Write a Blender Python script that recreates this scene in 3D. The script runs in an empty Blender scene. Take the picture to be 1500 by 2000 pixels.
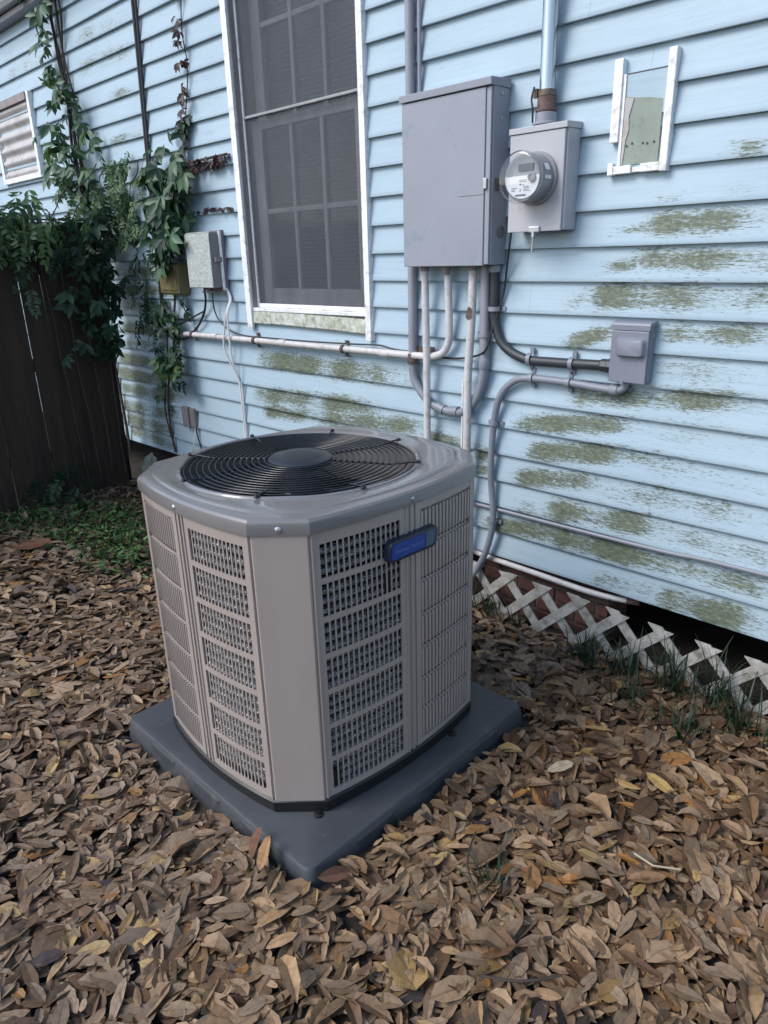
import bpy, math, random
import numpy as np
from mathutils import Vector, Matrix, Euler

random.seed(7)
rng = np.random.default_rng(7)
scene = bpy.context.scene
C = scene.collection
rad = math.radians

# ------------------------------------------------------------------ camera
TILT, YAW, ROLL = 0.347846, 0.777972, 0.026704
CAM = Vector((0.0, -2.648, 1.663))


def cam_axes():
    def ray(x, y):
        x, y = math.cos(ROLL) * x - math.sin(ROLL) * y, math.sin(ROLL) * x + math.cos(ROLL) * y
        fw = math.cos(TILT) - y * math.sin(TILT)
        up = -math.sin(TILT) - y * math.cos(TILT)
        return Vector((x * math.cos(YAW) - fw * math.sin(YAW), x * math.sin(YAW) + fw * math.cos(YAW), up))
    f = ray(0, 0)
    return (ray(1, 0) - f), -(ray(0, 1) - f), -f


cam_data = bpy.data.cameras.new("camera")
cam = bpy.data.objects.new("camera", cam_data)
C.objects.link(cam)
ax, ay, az = cam_axes()
m = Matrix((ax.normalized(), ay.normalized(), az.normalized())).transposed().to_4x4()
m.translation = CAM
cam.matrix_world = m
cam_data.sensor_fit = 'VERTICAL'
cam_data.sensor_height = 36.0
cam_data.lens = 1377.6 / 2000 * 36.0
cam_data.clip_start = 0.05
cam_data.clip_end = 1000
scene.camera = cam

# ------------------------------------------------------------------ light
SUN_EL, SUN_AZ = 44.0, 207.0          # azimuth: clockwise from +Y
world = bpy.data.worlds.new("World")
scene.world = world
world.use_nodes = True
wn = world.node_tree
bg = wn.nodes["Background"]
sky = wn.nodes.new("ShaderNodeTexSky")
sky.sky_type = 'NISHITA'
sky.sun_disc = False
sky.sun_elevation = rad(SUN_EL)
sky.sun_rotation = rad(SUN_AZ)
sky.air_density = 1.0
sky.dust_density = 1.2
sky.ozone_density = 1.0
wn.links.new(sky.outputs[0], bg.inputs[0])
bg.inputs[1].default_value = 0.10
sun_data = bpy.data.lights.new("sun", 'SUN')
sun_data.energy = 1.0
sun_data.angle = rad(30)
sun_data.color = (1.0, 0.98, 0.95)
sun = bpy.data.objects.new("sun", sun_data)
C.objects.link(sun)
sd = Vector((math.sin(rad(SUN_AZ)) * math.cos(rad(SUN_EL)), math.cos(rad(SUN_AZ)) * math.cos(rad(SUN_EL)), math.sin(rad(SUN_EL))))
sun.rotation_euler = sd.to_track_quat('Z', 'Y').to_euler()
vs = scene.view_settings
vs.view_transform = 'Standard'
vs.look = 'None'
vs.gamma = 1.0
vs.use_curve_mapping = False
vs.exposure = 1.38
scene.render.engine = 'CYCLES'
scene.cycles.use_denoising = True
scene.cycles.max_bounces = 8


# ------------------------------------------------------------------ materials
def new_mat(name):
    mt = bpy.data.materials.new(name)
    mt.use_nodes = True
    nt = mt.node_tree
    return mt, nt, nt.nodes["Principled BSDF"]


def N(nt, t, **kw):
    n = nt.nodes.new(t)
    for k, v in kw.items():
        setattr(n, k, v)
    return n


def ramp(nt, stops, src):
    r = N(nt, "ShaderNodeValToRGB")
    el = r.color_ramp.elements
    while len(el) < len(stops):
        el.new(0.5)
    for e, (p, c) in zip(el, stops):
        e.position = p
        e.color = c if len(c) == 4 else (*c, 1)
    nt.links.new(src, r.inputs[0])
    return r


def mixc(nt, fac, a, b, mode='MIX'):
    mx = N(nt, "ShaderNodeMix", data_type='RGBA', blend_type=mode)
    if hasattr(fac, "is_linked"):
        nt.links.new(fac, mx.inputs[0])
    else:
        mx.inputs[0].default_value = fac
    for s, i in ((a, 6), (b, 7)):
        if hasattr(s, "is_linked"):
            nt.links.new(s, mx.inputs[i])
        else:
            mx.inputs[i].default_value = (*s, 1)
    return mx.outputs[2]


def noise(nt, scale=(1, 1, 1), detail=5, rough=0.55, coord='Object', seed=0.0, distort=0.0):
    tc = N(nt, "ShaderNodeTexCoord")
    mp = N(nt, "ShaderNodeMapping")
    mp.inputs['Scale'].default_value = scale
    mp.inputs['Location'].default_value = (seed, seed * 1.7, seed * 0.6)
    if coord == 'World':
        g = N(nt, "ShaderNodeNewGeometry")
        nt.links.new(g.outputs['Position'], mp.inputs[0])
    else:
        nt.links.new(tc.outputs[coord], mp.inputs[0])
    nz = N(nt, "ShaderNodeTexNoise")
    nz.inputs['Scale'].default_value = 1.0
    nz.inputs['Detail'].default_value = detail
    nz.inputs['Roughness'].default_value = rough
    nz.inputs['Distortion'].default_value = distort
    nt.links.new(mp.outputs[0], nz.inputs[0])
    return nz.outputs[0]


def bump(nt, bsdf, h, strength=0.3, dist=0.01):
    b = N(nt, "ShaderNodeBump")
    b.inputs['Strength'].default_value = strength
    b.inputs['Distance'].default_value = dist
    nt.links.new(h, b.inputs['Height'])
    nt.links.new(b.outputs[0], bsdf.inputs['Normal'])


def plain(name, col, rough=0.5, metal=0.0, var=0.12, scale=6.0, bmp=0.0, dirt=None, dirt_amt=0.0, coat=0.0, spec=0.5, stretch=(1, 1, 1)):
    mt, nt, b = new_mat(name)
    s = tuple(scale * q for q in stretch)
    n1 = noise(nt, s, 6, 0.6, 'World')
    lo = tuple(c * (1 - var) for c in col)
    hi = tuple(min(1, c * (1 + var)) for c in col)
    r = ramp(nt, [(0.3, lo), (0.7, hi)], n1)
    out = r.outputs[0]
    if dirt:
        n2 = noise(nt, tuple(q * 3.1 for q in s), 8, 0.7, 'World', 3.3)
        dm = ramp(nt, [(0.62 - dirt_amt * 0.35, (0, 0, 0)), (0.72, (1, 1, 1))], n2)
        out = mixc(nt, dm.outputs[0], out, dirt)
    nt.links.new(out, b.inputs['Base Color'])
    rr = ramp(nt, [(0.2, (rough * 0.8,) * 3), (0.8, (min(1, rough * 1.2),) * 3)], n1)
    nt.links.new(rr.outputs[0], b.inputs['Roughness'])
    b.inputs['Metallic'].default_value = metal
    b.inputs['Coat Weight'].default_value = coat
    b.inputs['Specular IOR Level'].default_value = spec
    if bmp:
        n3 = noise(nt, tuple(q * 12 for q in s), 4, 0.6, 'World', 1.1)
        bump(nt, b, n3, bmp, 0.004)
    return mt


def siding_material():
    mt, nt, b = new_mat("pale_blue_siding")
    base = (0.36, 0.56, 0.72)
    n1 = noise(nt, (1.2, 1.2, 2.0), 5, 0.6, 'World')
    col = ramp(nt, [(0.3, (0.345, 0.450, 0.525)), (0.7, (0.402, 0.508, 0.582))], n1).outputs[0]
    grain = noise(nt, (5, 5, 160), 4, 0.6, 'World', 2.0)
    gm = ramp(nt, [(0.35, (0.92, 0.93, 0.93)), (0.55, (1, 1, 1))], grain).outputs[0]
    col = mixc(nt, 1.0, col, gm, 'MULTIPLY')
    # dust and mildew haze, algae driven by the painted-on growth attribute
    at = N(nt, "ShaderNodeAttribute", attribute_name="algae")
    spk = noise(nt, (40, 40, 210), 7, 0.82, 'World', 5.0)
    med = noise(nt, (8, 8, 80), 6, 0.7, 'World', 9.0)
    su = N(nt, "ShaderNodeMath", operation='MULTIPLY_ADD')
    su.inputs[1].default_value = 0.72
    nt.links.new(spk, su.inputs[0])
    mm = N(nt, "ShaderNodeMath", operation='MULTIPLY')
    mm.inputs[1].default_value = 0.28
    nt.links.new(med, mm.inputs[0])
    nt.links.new(mm.outputs[0], su.inputs[2])
    th = N(nt, "ShaderNodeMath", operation='MULTIPLY_ADD')      # noise + algae*k - c
    th.inputs[1].default_value = 0.225
    nt.links.new(at.outputs['Fac'], th.inputs[0])
    nt.links.new(su.outputs[0], th.inputs[2])
    mask = ramp(nt, [(0.60, (0, 0, 0)), (0.67, (1, 1, 1))], th.outputs[0]).outputs[0]
    acol_n = noise(nt, (40, 40, 90), 6, 0.75, 'World', 12.0)
    acol = ramp(nt, [(0.36, (0.034, 0.042, 0.014)), (0.5, (0.075, 0.086, 0.034)), (0.66, (0.19, 0.20, 0.13))], acol_n).outputs[0]
    film = N(nt, "ShaderNodeMath", operation='MULTIPLY')
    film.inputs[1].default_value = 0.20
    film.use_clamp = True
    nt.links.new(at.outputs['Fac'], film.inputs[0])
    col = mixc(nt, film.outputs[0], col, (0.24, 0.28, 0.22))
    mk = N(nt, "ShaderNodeMath", operation='MULTIPLY')
    mk.inputs[1].default_value = 0.88
    nt.links.new(mask, mk.inputs[0])
    col = mixc(nt, mk.outputs[0], col, acol)
    nt.links.new(col, b.inputs['Base Color'])
    b.inputs['Roughness'].default_value = 0.55
    b.inputs['Specular IOR Level'].default_value = 0.35
    bump(nt, b, grain, 0.12, 0.003)
    return mt


def leaf_material(name, stops, rough=0.5, trans=0.25, scale=40):
    mt, nt, b = new_mat(name)
    oi = N(nt, "ShaderNodeObjectInfo")
    c = ramp(nt, stops, oi.outputs['Random']).outputs[0]
    n1 = noise(nt, (scale,) * 3, 4, 0.6)
    v = ramp(nt, [(0.3, (0.72, 0.72, 0.72)), (0.7, (1.12, 1.12, 1.12))], n1).outputs[0]
    c = mixc(nt, 1.0, c, v, 'MULTIPLY')
    nt.links.new(c, b.inputs['Base Color'])
    b.inputs['Roughness'].default_value = rough
    b.inputs['Specular IOR Level'].default_value = 0.4
    tr = N(nt, "ShaderNodeBsdfTranslucent")
    nt.links.new(c, tr.inputs[0])
    mx = N(nt, "ShaderNodeMixShader")
    mx.inputs[0].default_value = trans
    nt.links.new(b.outputs[0], mx.inputs[1])
    nt.links.new(tr.outputs[0], mx.inputs[2])
    nt.links.new(mx.outputs[0], nt.nodes["Material Output"].inputs[0])
    return mt


def litter_material(name, use_attr, tint=None):
    mt, nt, b = new_mat(name)
    if tint:
        rg = N(nt, "ShaderNodeRGB")
        rg.outputs[0].default_value = (*tint, 1)
        c = rg.outputs[0]
    elif use_attr:
        c = N(nt, "ShaderNodeAttribute", attribute_name="tint").outputs['Color']
    else:
        oi = N(nt, "ShaderNodeObjectInfo")
        c = ramp(nt, [(0.0, (0.150, 0.098, 0.058)), (0.16, (0.270, 0.195, 0.130)), (0.32, (0.190, 0.128, 0.078)), (0.48, (0.335, 0.245, 0.160)),
                      (0.62, (0.225, 0.168, 0.120)), (0.76, (0.305, 0.228, 0.158)), (0.88, (0.255, 0.135, 0.050)), (0.96, (0.370, 0.265, 0.125))], oi.outputs['Random']).outputs[0]
    uv = N(nt, "ShaderNodeUVMap")
    sep = N(nt, "ShaderNodeSeparateXYZ")
    nt.links.new(uv.outputs[0], sep.inputs[0])
    # midrib at v = 0.5, side veins
    d = N(nt, "ShaderNodeMath", operation='SUBTRACT')
    d.inputs[1].default_value = 0.5
    nt.links.new(sep.outputs[1], d.inputs[0])
    ab = N(nt, "ShaderNodeMath", operation='ABSOLUTE')
    nt.links.new(d.outputs[0], ab.inputs[0])
    rib = ramp(nt, [(0.0, (0.55, 0.55, 0.55)), (0.05, (1, 1, 1))], ab.outputs[0]).outputs[0]
    va = N(nt, "ShaderNodeMath", operation='MULTIPLY_ADD')
    va.inputs[1].default_value = -1.1
    nt.links.new(ab.outputs[0], va.inputs[0])
    nt.links.new(sep.outputs[0], va.inputs[2])
    sn = N(nt, "ShaderNodeMath", operation='MULTIPLY')
    sn.inputs[1].default_value = 52.0
    nt.links.new(va.outputs[0], sn.inputs[0])
    si = N(nt, "ShaderNodeMath", operation='SINE')
    nt.links.new(sn.outputs[0], si.inputs[0])
    vein = ramp(nt, [(0.0, (0.86, 0.86, 0.86)), (0.35, (1, 1, 1))], si.outputs[0]).outputs[0]
    n1 = noise(nt, (60,) * 3, 4, 0.65, 'World')
    blot = ramp(nt, [(0.3, (0.66, 0.64, 0.62)), (0.55, (1.0, 1.0, 1.0)), (0.8, (1.16, 1.14, 1.1))], n1).outputs[0]
    c = mixc(nt, 1.0, c, rib, 'MULTIPLY')
    if not use_attr and not tint:
        c = mixc(nt, 1.0, c, (0.84, 0.82, 0.80), 'MULTIPLY')
    c = mixc(nt, 0.8, c, vein, 'MULTIPLY')
    c = mixc(nt, 1.0, c, blot, 'MULTIPLY')
    nt.links.new(c, b.inputs['Base Color'])
    b.inputs['Roughness'].default_value = 0.62
    b.inputs['Specular IOR Level'].default_value = 0.3
    bump(nt, b, n1, 0.25, 0.003)
    return mt


M = {}
M['siding'] = siding_material()
M['white'] = plain("white_vinyl", (0.80, 0.80, 0.80), 0.4, var=0.06, scale=8, dirt=(0.42, 0.41, 0.37), dirt_amt=0.32)
M['white_moss'] = plain("mossy_white_wood", (0.60, 0.61, 0.57), 0.7, var=0.15, scale=9, dirt=(0.17, 0.19, 0.08), dirt_amt=0.75, bmp=0.3)
M['taupe'] = plain("weathered_taupe_wood", (0.27, 0.235, 0.23), 0.7, var=0.2, scale=6, dirt=(0.12, 0.09, 0.08), dirt_amt=0.2, bmp=0.3, stretch=(3, 3, 0.5))
M['sash'] = plain("grey_sash_paint", (0.30, 0.295, 0.31), 0.6, var=0.25, scale=7, dirt=(0.25, 0.24, 0.24), dirt_amt=0.3, stretch=(2, 2, 0.6))
M['blind'] = plain("dull_blind_vinyl", (0.055, 0.055, 0.057), 0.6, var=0.1)
M['dark'] = plain("dark_interior", (0.03, 0.028, 0.027), 0.9)
M['soil'] = plain("dark_soil", (0.026, 0.019, 0.014), 0.95, var=0.4, scale=9, bmp=0.6)
M['crawl'] = plain("crawl_space_earth", (0.035, 0.027, 0.022), 0.95, var=0.4, scale=5, bmp=0.5)
M['panel'] = plain("grey_box_paint", (0.262, 0.275, 0.318), 0.42, var=0.07, scale=3, dirt=(0.20, 0.24, 0.30), dirt_amt=0.15, bmp=0.04)
M['meterbox'] = plain("warm_grey_box_paint", (0.40, 0.395, 0.42), 0.42, var=0.06, scale=4, dirt=(0.30, 0.29, 0.31), dirt_amt=0.08)
M['disc'] = plain("blue_grey_box_paint", (0.192, 0.204, 0.25), 0.35, var=0.06, scale=6)
M['galv'] = plain("galvanised_steel", (0.46, 0.48, 0.49), 0.2, 0.9, var=0.15, scale=10, stretch=(3, 3, 0.3))
M['steel'] = plain("dull_steel", (0.45, 0.45, 0.46), 0.4, 0.8, var=0.15, scale=20)
M['rust'] = plain("rusty_steel", (0.13, 0.085, 0.075), 0.8, 0.2, var=0.5, scale=30, bmp=0.4)
M['greypvc'] = plain("grey_pvc", (0.20, 0.215, 0.25), 0.45, var=0.1, scale=9, dirt=(0.2, 0.2, 0.2), dirt_amt=0.1)
M['lavpipe'] = plain("painted_grey_conduit", (0.26, 0.26, 0.30), 0.45, var=0.1, scale=7, dirt=(0.3, 0.28, 0.28), dirt_amt=0.15)
M['whitepvc'] = plain("white_pvc", (0.55, 0.53, 0.525), 0.5, var=0.1, scale=9, dirt=(0.34, 0.30, 0.26), dirt_amt=0.3)
M['blackpipe'] = plain("black_liquidtight", (0.028, 0.032, 0.038), 0.45, var=0.2)
M['black'] = plain("black_rubber", (0.014, 0.014, 0.016), 0.5, var=0.2)
M['whitecable'] = plain("white_cable", (0.66, 0.66, 0.64), 0.5, var=0.08)
M['cabinet'] = plain("taupe_cabinet_paint", (0.325, 0.275, 0.247), 0.34, var=0.06, scale=3, stretch=(2, 2, 0.5), coat=0.15)
M['cap'] = plain("cabinet_paint_sky_toned", (0.178, 0.170, 0.168), 0.24, var=0.035, scale=3, coat=0.6)  # same paint as the cabinet, darkened and cooled to mimic reflected sky
M['groove'] = plain("grey_knockout_metal", (0.17, 0.16, 0.16), 0.5)  # even mid grey of the knockout ring
M['guard'] = plain("black_wire_coating", (0.008, 0.008, 0.010), 0.22, var=0.1, spec=0.6)
M['hub'] = plain("dark_blue_grey_plastic", (0.020, 0.024, 0.031), 0.36, var=0.1)
M['fan'] = plain("fan_aluminium", (0.20, 0.21, 0.23), 0.35, 0.3, var=0.12)
M['pad'] = plain("dark_slate_plastic", (0.048, 0.052, 0.059), 0.5, var=0.12, scale=5, dirt=(0.09, 0.085, 0.08), dirt_amt=0.1, bmp=0.12)
M['base'] = plain("black_base_and_gap_shade", (0.008, 0.008, 0.009), 0.45)  # base plastic, also the painted shade in coil and slot gaps
M['navy'] = plain("navy_badge_frame", (0.012, 0.020, 0.042), 0.35, var=0.05)
M['blue'] = plain("bright_blue_badge", (0.006, 0.045, 0.25), 0.3, var=0.03)
M['badgegrey'] = plain("slate_blue_badge_end", (0.06, 0.10, 0.15), 0.3, var=0.05)
M['badgetext'] = plain("pale_blue_badge_text", (0.10, 0.18, 0.40), 0.4, var=0.02)
M['meterface'] = plain("white_meter_label", (0.74, 0.75, 0.77), 0.5, var=0.03)
M['metergrey'] = plain("grey_meter_body", (0.27, 0.27, 0.28), 0.4, var=0.05)
M['lcd'] = plain("dark_lcd", (0.03, 0.04, 0.05), 0.25, var=0.05)
M['ink'] = plain("black_ink_and_slit_shade", (0.05, 0.05, 0.055), 0.6, var=0.05)  # print and marks, also the painted shade of the vent slit
M['brass'] = plain("tarnished_brass", (0.16, 0.125, 0.10), 0.5, 0.6, var=0.3, scale=30)
M['mossbox'] = plain("lichen_covered_plastic", (0.56, 0.60, 0.60), 0.7, var=0.12, scale=22, dirt=(0.20, 0.23, 0.17), dirt_amt=0.85)
M['telecom'] = plain("taupe_box_plastic", (0.19, 0.175, 0.18), 0.55, var=0.08, scale=8)
M['olive'] = plain("olive_box_plastic", (0.15, 0.125, 0.055), 0.6, var=0.15, scale=10, dirt=(0.10, 0.09, 0.05), dirt_amt=0.2)
M['fence'] = plain("dark_weathered_fence_wood", (0.034, 0.022, 0.014), 0.85, var=0.6, scale=6, bmp=0.5, stretch=(5, 5, 0.4))
M['brick'] = plain("red_brown_brick", (0.13, 0.058, 0.045), 0.85, var=0.3, scale=16, dirt=(0.09, 0.06, 0.05), dirt_amt=0.3, bmp=0.4)
M['mortar'] = plain("grey_mortar", (0.14, 0.12, 0.10), 0.95, var=0.2, scale=14, bmp=0.4)
M['lattice'] = plain("dirty_white_lattice", (0.46, 0.44, 0.40), 0.7, var=0.15, scale=7, dirt=(0.16, 0.145, 0.11), dirt_amt=0.6, bmp=0.2)
M['gutter'] = plain("lavender_grey_fascia", (0.28, 0.27, 0.29), 0.5, var=0.1)
M['roof'] = plain("grey_shingle", (0.12, 0.12, 0.12), 0.9, var=0.3, scale=20)
M['corr'] = plain("weathered_corrugated_sheet", (0.46, 0.44, 0.43), 0.6, var=0.15, scale=4, dirt=(0.28, 0.25, 0.22), dirt_amt=0.3)
M['board'] = plain("mildewed_board", (0.26, 0.30, 0.26), 0.8, var=0.15, scale=8, dirt=(0.19, 0.21, 0.13), dirt_amt=0.25)
M['stone'] = plain("pale_lichened_rubble", (0.20, 0.20, 0.165), 0.9, var=0.3, scale=9, dirt=(0.12, 0.13, 0.07), dirt_amt=0.5, bmp=0.6)
M['stem'] = plain("dark_vine_stem", (0.045, 0.032, 0.025), 0.85, var=0.3, scale=30)
M['straw'] = plain("pale_straw", (0.38, 0.31, 0.20), 0.7, var=0.1)
M['yellowleaf'] = litter_material("yellow_leaf", False, (0.36, 0.24, 0.085))
M['orangeleaf'] = litter_material("orange_tan_leaf", False, (0.33, 0.19, 0.09))
M['paleleaf'] = litter_material("pale_tan_leaf", False, (0.45, 0.36, 0.24))
M['redleaf'] = litter_material("reddish_leaf", False, (0.16, 0.078, 0.048))
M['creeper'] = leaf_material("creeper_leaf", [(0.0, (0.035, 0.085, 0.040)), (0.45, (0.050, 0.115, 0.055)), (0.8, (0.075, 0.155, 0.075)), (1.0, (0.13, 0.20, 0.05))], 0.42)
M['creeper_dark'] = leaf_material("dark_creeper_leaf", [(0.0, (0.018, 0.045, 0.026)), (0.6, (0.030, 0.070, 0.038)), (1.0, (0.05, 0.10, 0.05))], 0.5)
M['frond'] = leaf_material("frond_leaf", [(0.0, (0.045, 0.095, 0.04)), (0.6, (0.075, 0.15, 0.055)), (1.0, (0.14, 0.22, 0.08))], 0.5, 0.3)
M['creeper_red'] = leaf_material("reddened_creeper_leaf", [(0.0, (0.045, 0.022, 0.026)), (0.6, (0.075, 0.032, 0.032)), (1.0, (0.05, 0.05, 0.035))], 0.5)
M['litter'] = litter_material("leaf_litter_leaf", True)
M['litter_obj'] = litter_material("fallen_oak_leaf", False)
M['cover'] = litter_material("ground_cover_leaf", True)
M['grass'] = plain("dark_strap_grass", (0.018, 0.036, 0.015), 0.5, var=0.45, scale=14)


def coil_material():
    mt, nt, b = new_mat("spiny_fin_coil")
    a = noise(nt, (190, 190, 260), 3, 0.8, 'World')
    c = ramp(nt, [(0.38, (0.03, 0.03, 0.031)), (0.54, (0.17, 0.168, 0.166)), (0.65, (0.85, 0.84, 0.83))], a).outputs[0]  # bright flecks paint the sparkle of the fins into the colour
    nt.links.new(c, b.inputs['Base Color'])
    b.inputs['Metallic'].default_value = 0.25
    b.inputs['Roughness'].default_value = 0.38
    bump(nt, b, a, 0.6, 0.006)
    return mt


def screen_material():
    mt, nt, b = new_mat("insect_screen_mesh")
    b.inputs['Base Color'].default_value = (0.080, 0.088, 0.105, 1)
    b.inputs['Roughness'].default_value = 0.7
    n1 = noise(nt, (3, 3, 2), 5, 0.6, 'World')
    f = ramp(nt, [(0.3, (0.50,) * 3), (0.75, (0.66,) * 3)], n1)
    tr = N(nt, "ShaderNodeBsdfTransparent")
    mx = N(nt, "ShaderNodeMixShader")
    nt.links.new(f.outputs[0], mx.inputs[0])
    nt.links.new(tr.outputs[0], mx.inputs[1])
    nt.links.new(b.outputs[0], mx.inputs[2])
    nt.links.new(mx.outputs[0], nt.nodes["Material Output"].inputs[0])
    return mt


def glass_material(name, tint=(0.9, 0.92, 0.93), fac=0.07):
    mt, nt, b = new_mat(name)
    tr = N(nt, "ShaderNodeBsdfTransparent")
    tr.inputs[0].default_value = (*tint, 1)
    gl = N(nt, "ShaderNodeBsdfGlossy")
    gl.inputs['Roughness'].default_value = 0.06
    mx = N(nt, "ShaderNodeMixShader")
    mx.inputs[0].default_value = fac
    nt.links.new(tr.outputs[0], mx.inputs[1])
    nt.links.new(gl.outputs[0], mx.inputs[2])
    nt.links.new(mx.outputs[0], nt.nodes["Material Output"].inputs[0])
    return mt


M['coil'] = coil_material()
M['screen'] = screen_material()
M['glass'] = glass_material("window_glass")
M['dome'] = glass_material("clear_meter_dome", (0.93, 0.94, 0.95))


# ------------------------------------------------------------------ mesh helpers
class MB:
    def __init__(self):
        self.v, self.f = [], []

    def add(self, vs, fs):
        o = len(self.v)
        self.v += [tuple(p) for p in vs]
        self.f += [tuple(i + o for i in f) for f in fs]
        return self

    def box(self, x0, x1, y0, y1, z0, z1, mat=None):
        vs = [Vector(p) for p in ((x0, y0, z0), (x1, y0, z0), (x1, y1, z0), (x0, y1, z0), (x0, y0, z1), (x1, y0, z1), (x1, y1, z1), (x0, y1, z1))]
        if mat:
            vs = [mat @ p for p in vs]
        return self.add(vs, [(0, 3, 2, 1), (4, 5, 6, 7), (0, 1, 5, 4), (1, 2, 6, 5), (2, 3, 7, 6), (3, 0, 4, 7)])

    def loft(self, rings, close=True, cap0=True, cap1=True):
        n = len(rings[0])
        vs = [p for r in rings for p in r]
        fs = []
        for i in range(len(rings) - 1):
            for j in range(n if close else n - 1):
                k = (j + 1) % n
                fs.append((i * n + j, i * n + k, (i + 1) * n + k, (i + 1) * n + j))
        if cap0:
            fs.append(tuple(range(n - 1, -1, -1)))
        if cap1:
            fs.append(tuple((len(rings) - 1) * n + j for j in range(n)))
        return self.add(vs, fs)

    def tube(self, pts, r, seg=10, smooth_n=0, caps=True):
        pts = [Vector(p) for p in pts]
        if smooth_n:
            pts = catmull(pts, smooth_n)
        rings = []
        up = Vector((0.13, 0.31, 0.94)).normalized()
        prev = None
        for i, p in enumerate(pts):
            d = (pts[min(i + 1, len(pts) - 1)] - pts[max(i - 1, 0)]).normalized()
            if prev is None:
                u = d.cross(up)
                if u.length < 0.1:
                    u = d.cross(Vector((1, 0, 0)))
                u.normalize()
            else:
                u = (prev - d * prev.dot(d)).normalized()
            prev = u
            w = d.cross(u)
            rr = r[i * (len(r) - 1) // max(1, len(pts) - 1)] if isinstance(r, (list, tuple)) else r
            rings.append([p + u * (rr * math.cos(2 * math.pi * k / seg)) + w * (rr * math.sin(2 * math.pi * k / seg)) for k in range(seg)])
        return self.loft(rings, True, caps, caps)

    def lathe(self, prof, seg=32, mat=None, cap0=True, cap1=True):
        """prof: (radius, z) pairs around local Z"""
        rings = []
        for r, z in prof:
            ring = [Vector((r * math.cos(2 * math.pi * k / seg), r * math.sin(2 * math.pi * k / seg), z)) for k in range(seg)]
            rings.append([mat @ p for p in ring] if mat else ring)
        return self.loft(rings, True, cap0, cap1)

    def torus(self, c, R, r, seg=64, s2=6, zoff=0):
        vs, fs = [], []
        for i in range(seg):
            a = 2 * math.pi * i / seg
            for j in range(s2):
                b = 2 * math.pi * j / s2
                vs.append((c[0] + (R + r * math.cos(b)) * math.cos(a), c[1] + (R + r * math.cos(b)) * math.sin(a), c[2] + r * math.sin(b)))
        for i in range(seg):
            for j in range(s2):
                fs.append((i * s2 + j, ((i + 1) % seg) * s2 + j, ((i + 1) % seg) * s2 + (j + 1) % s2, i * s2 + (j + 1) % s2))
        return self.add(vs, fs)

    def build(self, name, mat, parent=None, bevel=0.0, smooth=False, angle=40):
        me = bpy.data.meshes.new(name)
        me.from_pydata(self.v, [], self.f)
        me.update()
        return link(name, me, mat, parent, bevel, smooth, angle)


def link(name, me, mat, parent=None, bevel=0.0, smooth=False, angle=40):
    o = bpy.data.objects.new(name, me)
    if mat is not None and not me.materials:
        me.materials.append(M[mat] if isinstance(mat, str) else mat)
    C.objects.link(o)
    if parent is not None:
        o.parent = parent
        o.matrix_parent_inverse = Matrix.Identity(4)
        pw = parent.matrix_basis.copy()
        if parent.parent is not None:
            pw = parent.parent.matrix_basis @ pw
        o.matrix_basis = pw.inverted()
    if bevel:
        md = o.modifiers.new("bevel", 'BEVEL')
        md.width = bevel
        md.segments = 2
        md.limit_method = 'ANGLE'
        md.angle_limit = rad(35)
    if smooth:
        me.polygons.foreach_set("use_smooth", [True] * len(me.polygons))
        try:
            me.set_sharp_from_angle(angle=rad(angle))
        except Exception:
            pass
    return o


def catmull(pts, n):
    out = []
    P = [pts[0]] + list(pts) + [pts[-1]]
    for i in range(1, len(P) - 2):
        a, b, c, d = P[i - 1], P[i], P[i + 1], P[i + 2]
        for k in range(n):
            t = k / n
            out.append(0.5 * ((2 * b) + (c - a) * t + (2 * a - 5 * b + 4 * c - d) * t * t + (3 * b - a - 3 * c + d) * t ** 3))
    out.append(pts[-1])
    return out


def tag(o, label=None, cat=None, group=None, kind=None):
    if label:
        o["label"] = label
    if cat:
        o["category"] = cat
    if group:
        o["group"] = group
    if kind:
        o["kind"] = kind
    return o


def thing(name, loc, label, cat, group=None):
    e = bpy.data.objects.new(name, None)
    e.empty_display_size = 0.1
    C.objects.link(e)
    e.location = loc
    e.matrix_basis = Matrix.Translation(loc)
    return tag(e, label, cat, group)


def rot_y_face(x, y, z):
    """local +Z -> world -Y (out of the wall), local X -> world X, local Y -> world Z"""
    return Matrix(((1, 0, 0, x), (0, 0, -1, y), (0, 1, 0, z), (0, 0, 0, 1)))


def rrect(w, h, r, n=5):
    out = []
    for cx, cy, a0 in ((w / 2 - r, h / 2 - r, 0), (-w / 2 + r, h / 2 - r, 90), (-w / 2 + r, -h / 2 + r, 180), (w / 2 - r, -h / 2 + r, 270)):
        for k in range(n):
            a = rad(a0 + 90 * k / (n - 1))
            out.append((cx + r * math.cos(a), cy + r * math.sin(a)))
    return out


# ------------------------------------------------------------------ ground
PX0, PX1, PY0, PY1 = -2.247, -1.205, -1.757, -0.71      # pad footprint


def gh(x, y):
    h = 0.012 * math.sin(2.1 * x + 0.7) * math.cos(1.9 * y) + 0.008 * math.sin(5.3 * x + 2.2 * y)
    dx = max(PX0 - x, 0, x - PX1)
    dy = max(PY0 - y, 0, y - PY1)
    d = math.hypot(dx, dy)
    h += 0.018 * math.exp(-(d / 0.16) ** 2)
    return h - 0.02


gm_ = MB()
nx, ny = 150, 100
gx0, gx1, gy0, gy1 = -6.2, 1.6, -4.2, 1.4
vs_, fs_ = [], []
for j in range(ny + 1):
    for i in range(nx + 1):
        x = gx0 + (gx1 - gx0) * i / nx
        y = gy0 + (gy1 - gy0) * j / ny
        vs_.append((x, y, gh(x, y) + 0.006 * math.sin(31 * x) * math.sin(27 * y)))
for j in range(ny):
    for i in range(nx):
        a = j * (nx + 1) + i
        fs_.append((a, a + 1, a + nx + 2, a + nx + 1))
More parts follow.
